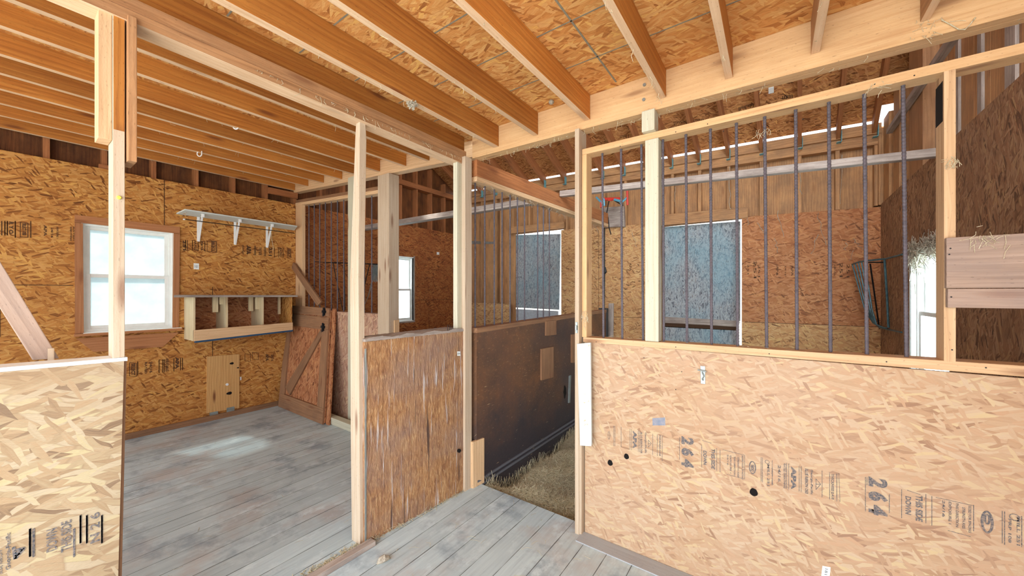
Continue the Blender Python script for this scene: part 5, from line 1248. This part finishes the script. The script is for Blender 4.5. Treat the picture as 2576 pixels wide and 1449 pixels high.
# window wall mill stamps (constant X, text reads downwards)
def stampX(text, box, parent, Xp, mat, bold=0.0, up=False):
    x0, x1, y0, y1 = box; xm = (x0 + x1) / 2; a, b = P(x0, y0, X=Xp), P(x1, y0, X=Xp); zt, zb = P(xm, y0, X=Xp).z, P(xm, y1, X=Xp).z
    return letters(text, V(Xp + .0012, a.y, zt), V(0, 0, zb - zt), V(0, b.y - a.y, 0), parent, mat, 'stamp_lettering', bold)
id_ = M['inkdark']
def frameX(mb, box, Xp):
    x0, x1, y0, y1 = box; a, b, c_, d = [P(x, y, X=Xp) + V(.0012, 0, 0) for x, y in ((x0, y0), (x1, y0 + (x1 - x0) * .1), (x1, y1 + (x1 - x0) * .05), (x0, y1))]
    for p, q in ((a, b), (b, c_), (c_, d), (d, a)):
        n = V(0, -(q - p).z, (q - p).y).normalized() * .002; mb.slab([p - n, q - n, q + n, p + n], (-.001, 0, 0), UY)
mb = MB(); frameX(mb, (51, 70, 559, 596), XW)
for x in (4, 12, 18, 38, 77): frameX(mb, (x, x + .6, 556, 592 if x < 30 else 598), XW)
frameX(mb, (521, 543, 606, 633), XW); frameX(mb, (532, 545, 606, 634), XW); frameX(mb, (723, 732, 624, 648), XW)
for x in (466, 471, 484, 498, 515, 611, 622, 640, 643, 665, 668, 690, 700, 712): frameX(mb, (x, x + .4, 603 + (x - 460) * .085, 627 + (x - 460) * .085), XW)
frameX(mb, (326, 343, 912, 946), XW); frameX(mb, (616, 630, 890, 908), XW); frameX(mb, (635, 650, 886, 904), XW)
for x in (400, 409, 413, 437, 454, 459, 346): frameX(mb, (x, x + .5, 905 - (x - 400) * .08, 938 - (x - 400) * .12), XW)
o = mb.build('stamp_rules', id_); o.parent = wl
for tx, bx_, bo in (('SELECT OSB', (56, 66, 562, 592), .02), ('R Y O', (22, 34, 558, 588), .02), ('RATED', (184, 187, 570, 606), 0), ('SHEATHING', (176, 181, 570, 606), 0), ('APA', (110, 118, 566, 594), .0), ('24/16', (128, 134, 572, 598), 0), ('EXPOSURE 1', (142, 147, 572, 600), 0),
                    ('251', (460, 468, 604, 630), .01), ('RATED', (488, 494, 606, 630), 0), ('24/16', (505, 511, 606, 630), .01), ('SELECT', (533, 540, 608, 632), .02), ('APA', (620, 632, 618, 640), .03), ('THIS SIDE', (651, 658, 622, 642), 0), ('251', (676, 684, 622, 644), .01), ('RATED', (703, 709, 624, 646), 0), ('SELECT', (724, 731, 626, 646), .02),
                    ('SELECT', (330, 340, 914, 944), .02), ('RATED', (364, 370, 911, 940), 0), ('24/16', (376, 383, 909, 938), 0), ('SHEATHING', (416, 424, 902, 934), 0), ('APA', (441, 450, 898, 928), .03), ('APA', (668, 676, 890, 908), .01), ('24/16', (682, 688, 892, 908), 0)):
    stampX(tx, bx_, wl, XW, id_, bo + .03)
# straw-coloured half wall stamps
lpp = [c for c in lp.children if c.name.startswith('panel')][0]
def stampL(text, box, bold=.02, down=True):
    x0, x1, y0, y1 = box; Xp = -1.72; xm = (x0 + x1) / 2
    ya, yb = P(x0, y0, X=Xp).y, P(x1, y0, X=Xp).y; zt, zb = P(xm, y0, X=Xp).z, P(xm, y1, X=Xp).z
    # these sheets are mounted the other way up: the lettering reads upwards
    o = letters(text, V(Xp + .0012, yb, zb), V(0, 0, zt - zb), V(0, ya - yb, 0), None, ik, 'stamp_lettering', bold); o.parent = lpp; return o
for tx, bx_, bo in (('THIS SIDE', (153, 180, 1310, 1386), .02), ('DOWN', (116, 144, 1330, 1386), .02), ('N 2 6', (226, 251, 1290, 1364), .02), ('Georgia-Pacific', (14, 30, 1340, 1432), .02), ('BLUE RIBBON', (-8, 6, 1385, 1445), .01)): stampL(tx, bx_, bo)
mb = MB()
for x in (186, 202, 218, 256, 84, 75): frameX(mb, (x, x + .8, 1296 if x > 200 else 1330, 1366 if x > 200 else 1400), -1.72)
for p3 in (((36, 1384), (62, 1378)), ((62, 1378), (38, 1406)), ((38, 1406), (34, 1376)), ((40, 1392), (56, 1382)), ((38, 1399), (50, 1391))):
    p, q = [P(*t_, X=-1.72) + V(.0012, 0, 0) for t_ in p3]; n = V(0, -(q - p).z, (q - p).y).normalized() * .003; mb.slab([p - n, q - n, q + n, p + n], (-.001, 0, 0), UY)
mb.build('stamp_rules', ik).parent = lpp
# stamps on the roof boards
def roofp(px, py):
    r = ray(px, py); t = 3.0
    for _ in range(3):
        p = V(0, 0, EYE) + r * t; t += (roofz(p.x, p.y) - p.z) / (r.z + .541 * r.y + .036 * r.x)
    return V(0, 0, EYE) + r * t
mb = MB()
for (x0, x1, y0, dy) in ((1695, 1728, 306, -3), (1745, 1772, 300, -2), (1858, 1900, 270, -9), (1936, 1952, 260, -2), (1968, 1994, 242, -6), (1560, 1580, 340, -2)):
    x = x0
    while x < x1:
        a, b = roofp(x, y0 + (x - x0) * dy / 30), roofp(x + 1.2, y0 + (x - x0) * dy / 30 + random.uniform(5, 11)); s_ = V(.005, 0, 0)
        mb.slab([a, a + s_, b + s_, b], (0, 0, -.001), UY); x += random.uniform(3, 5)
mb.build('stamp_rules', M['hole']).parent = bpy.data.objects['roof']
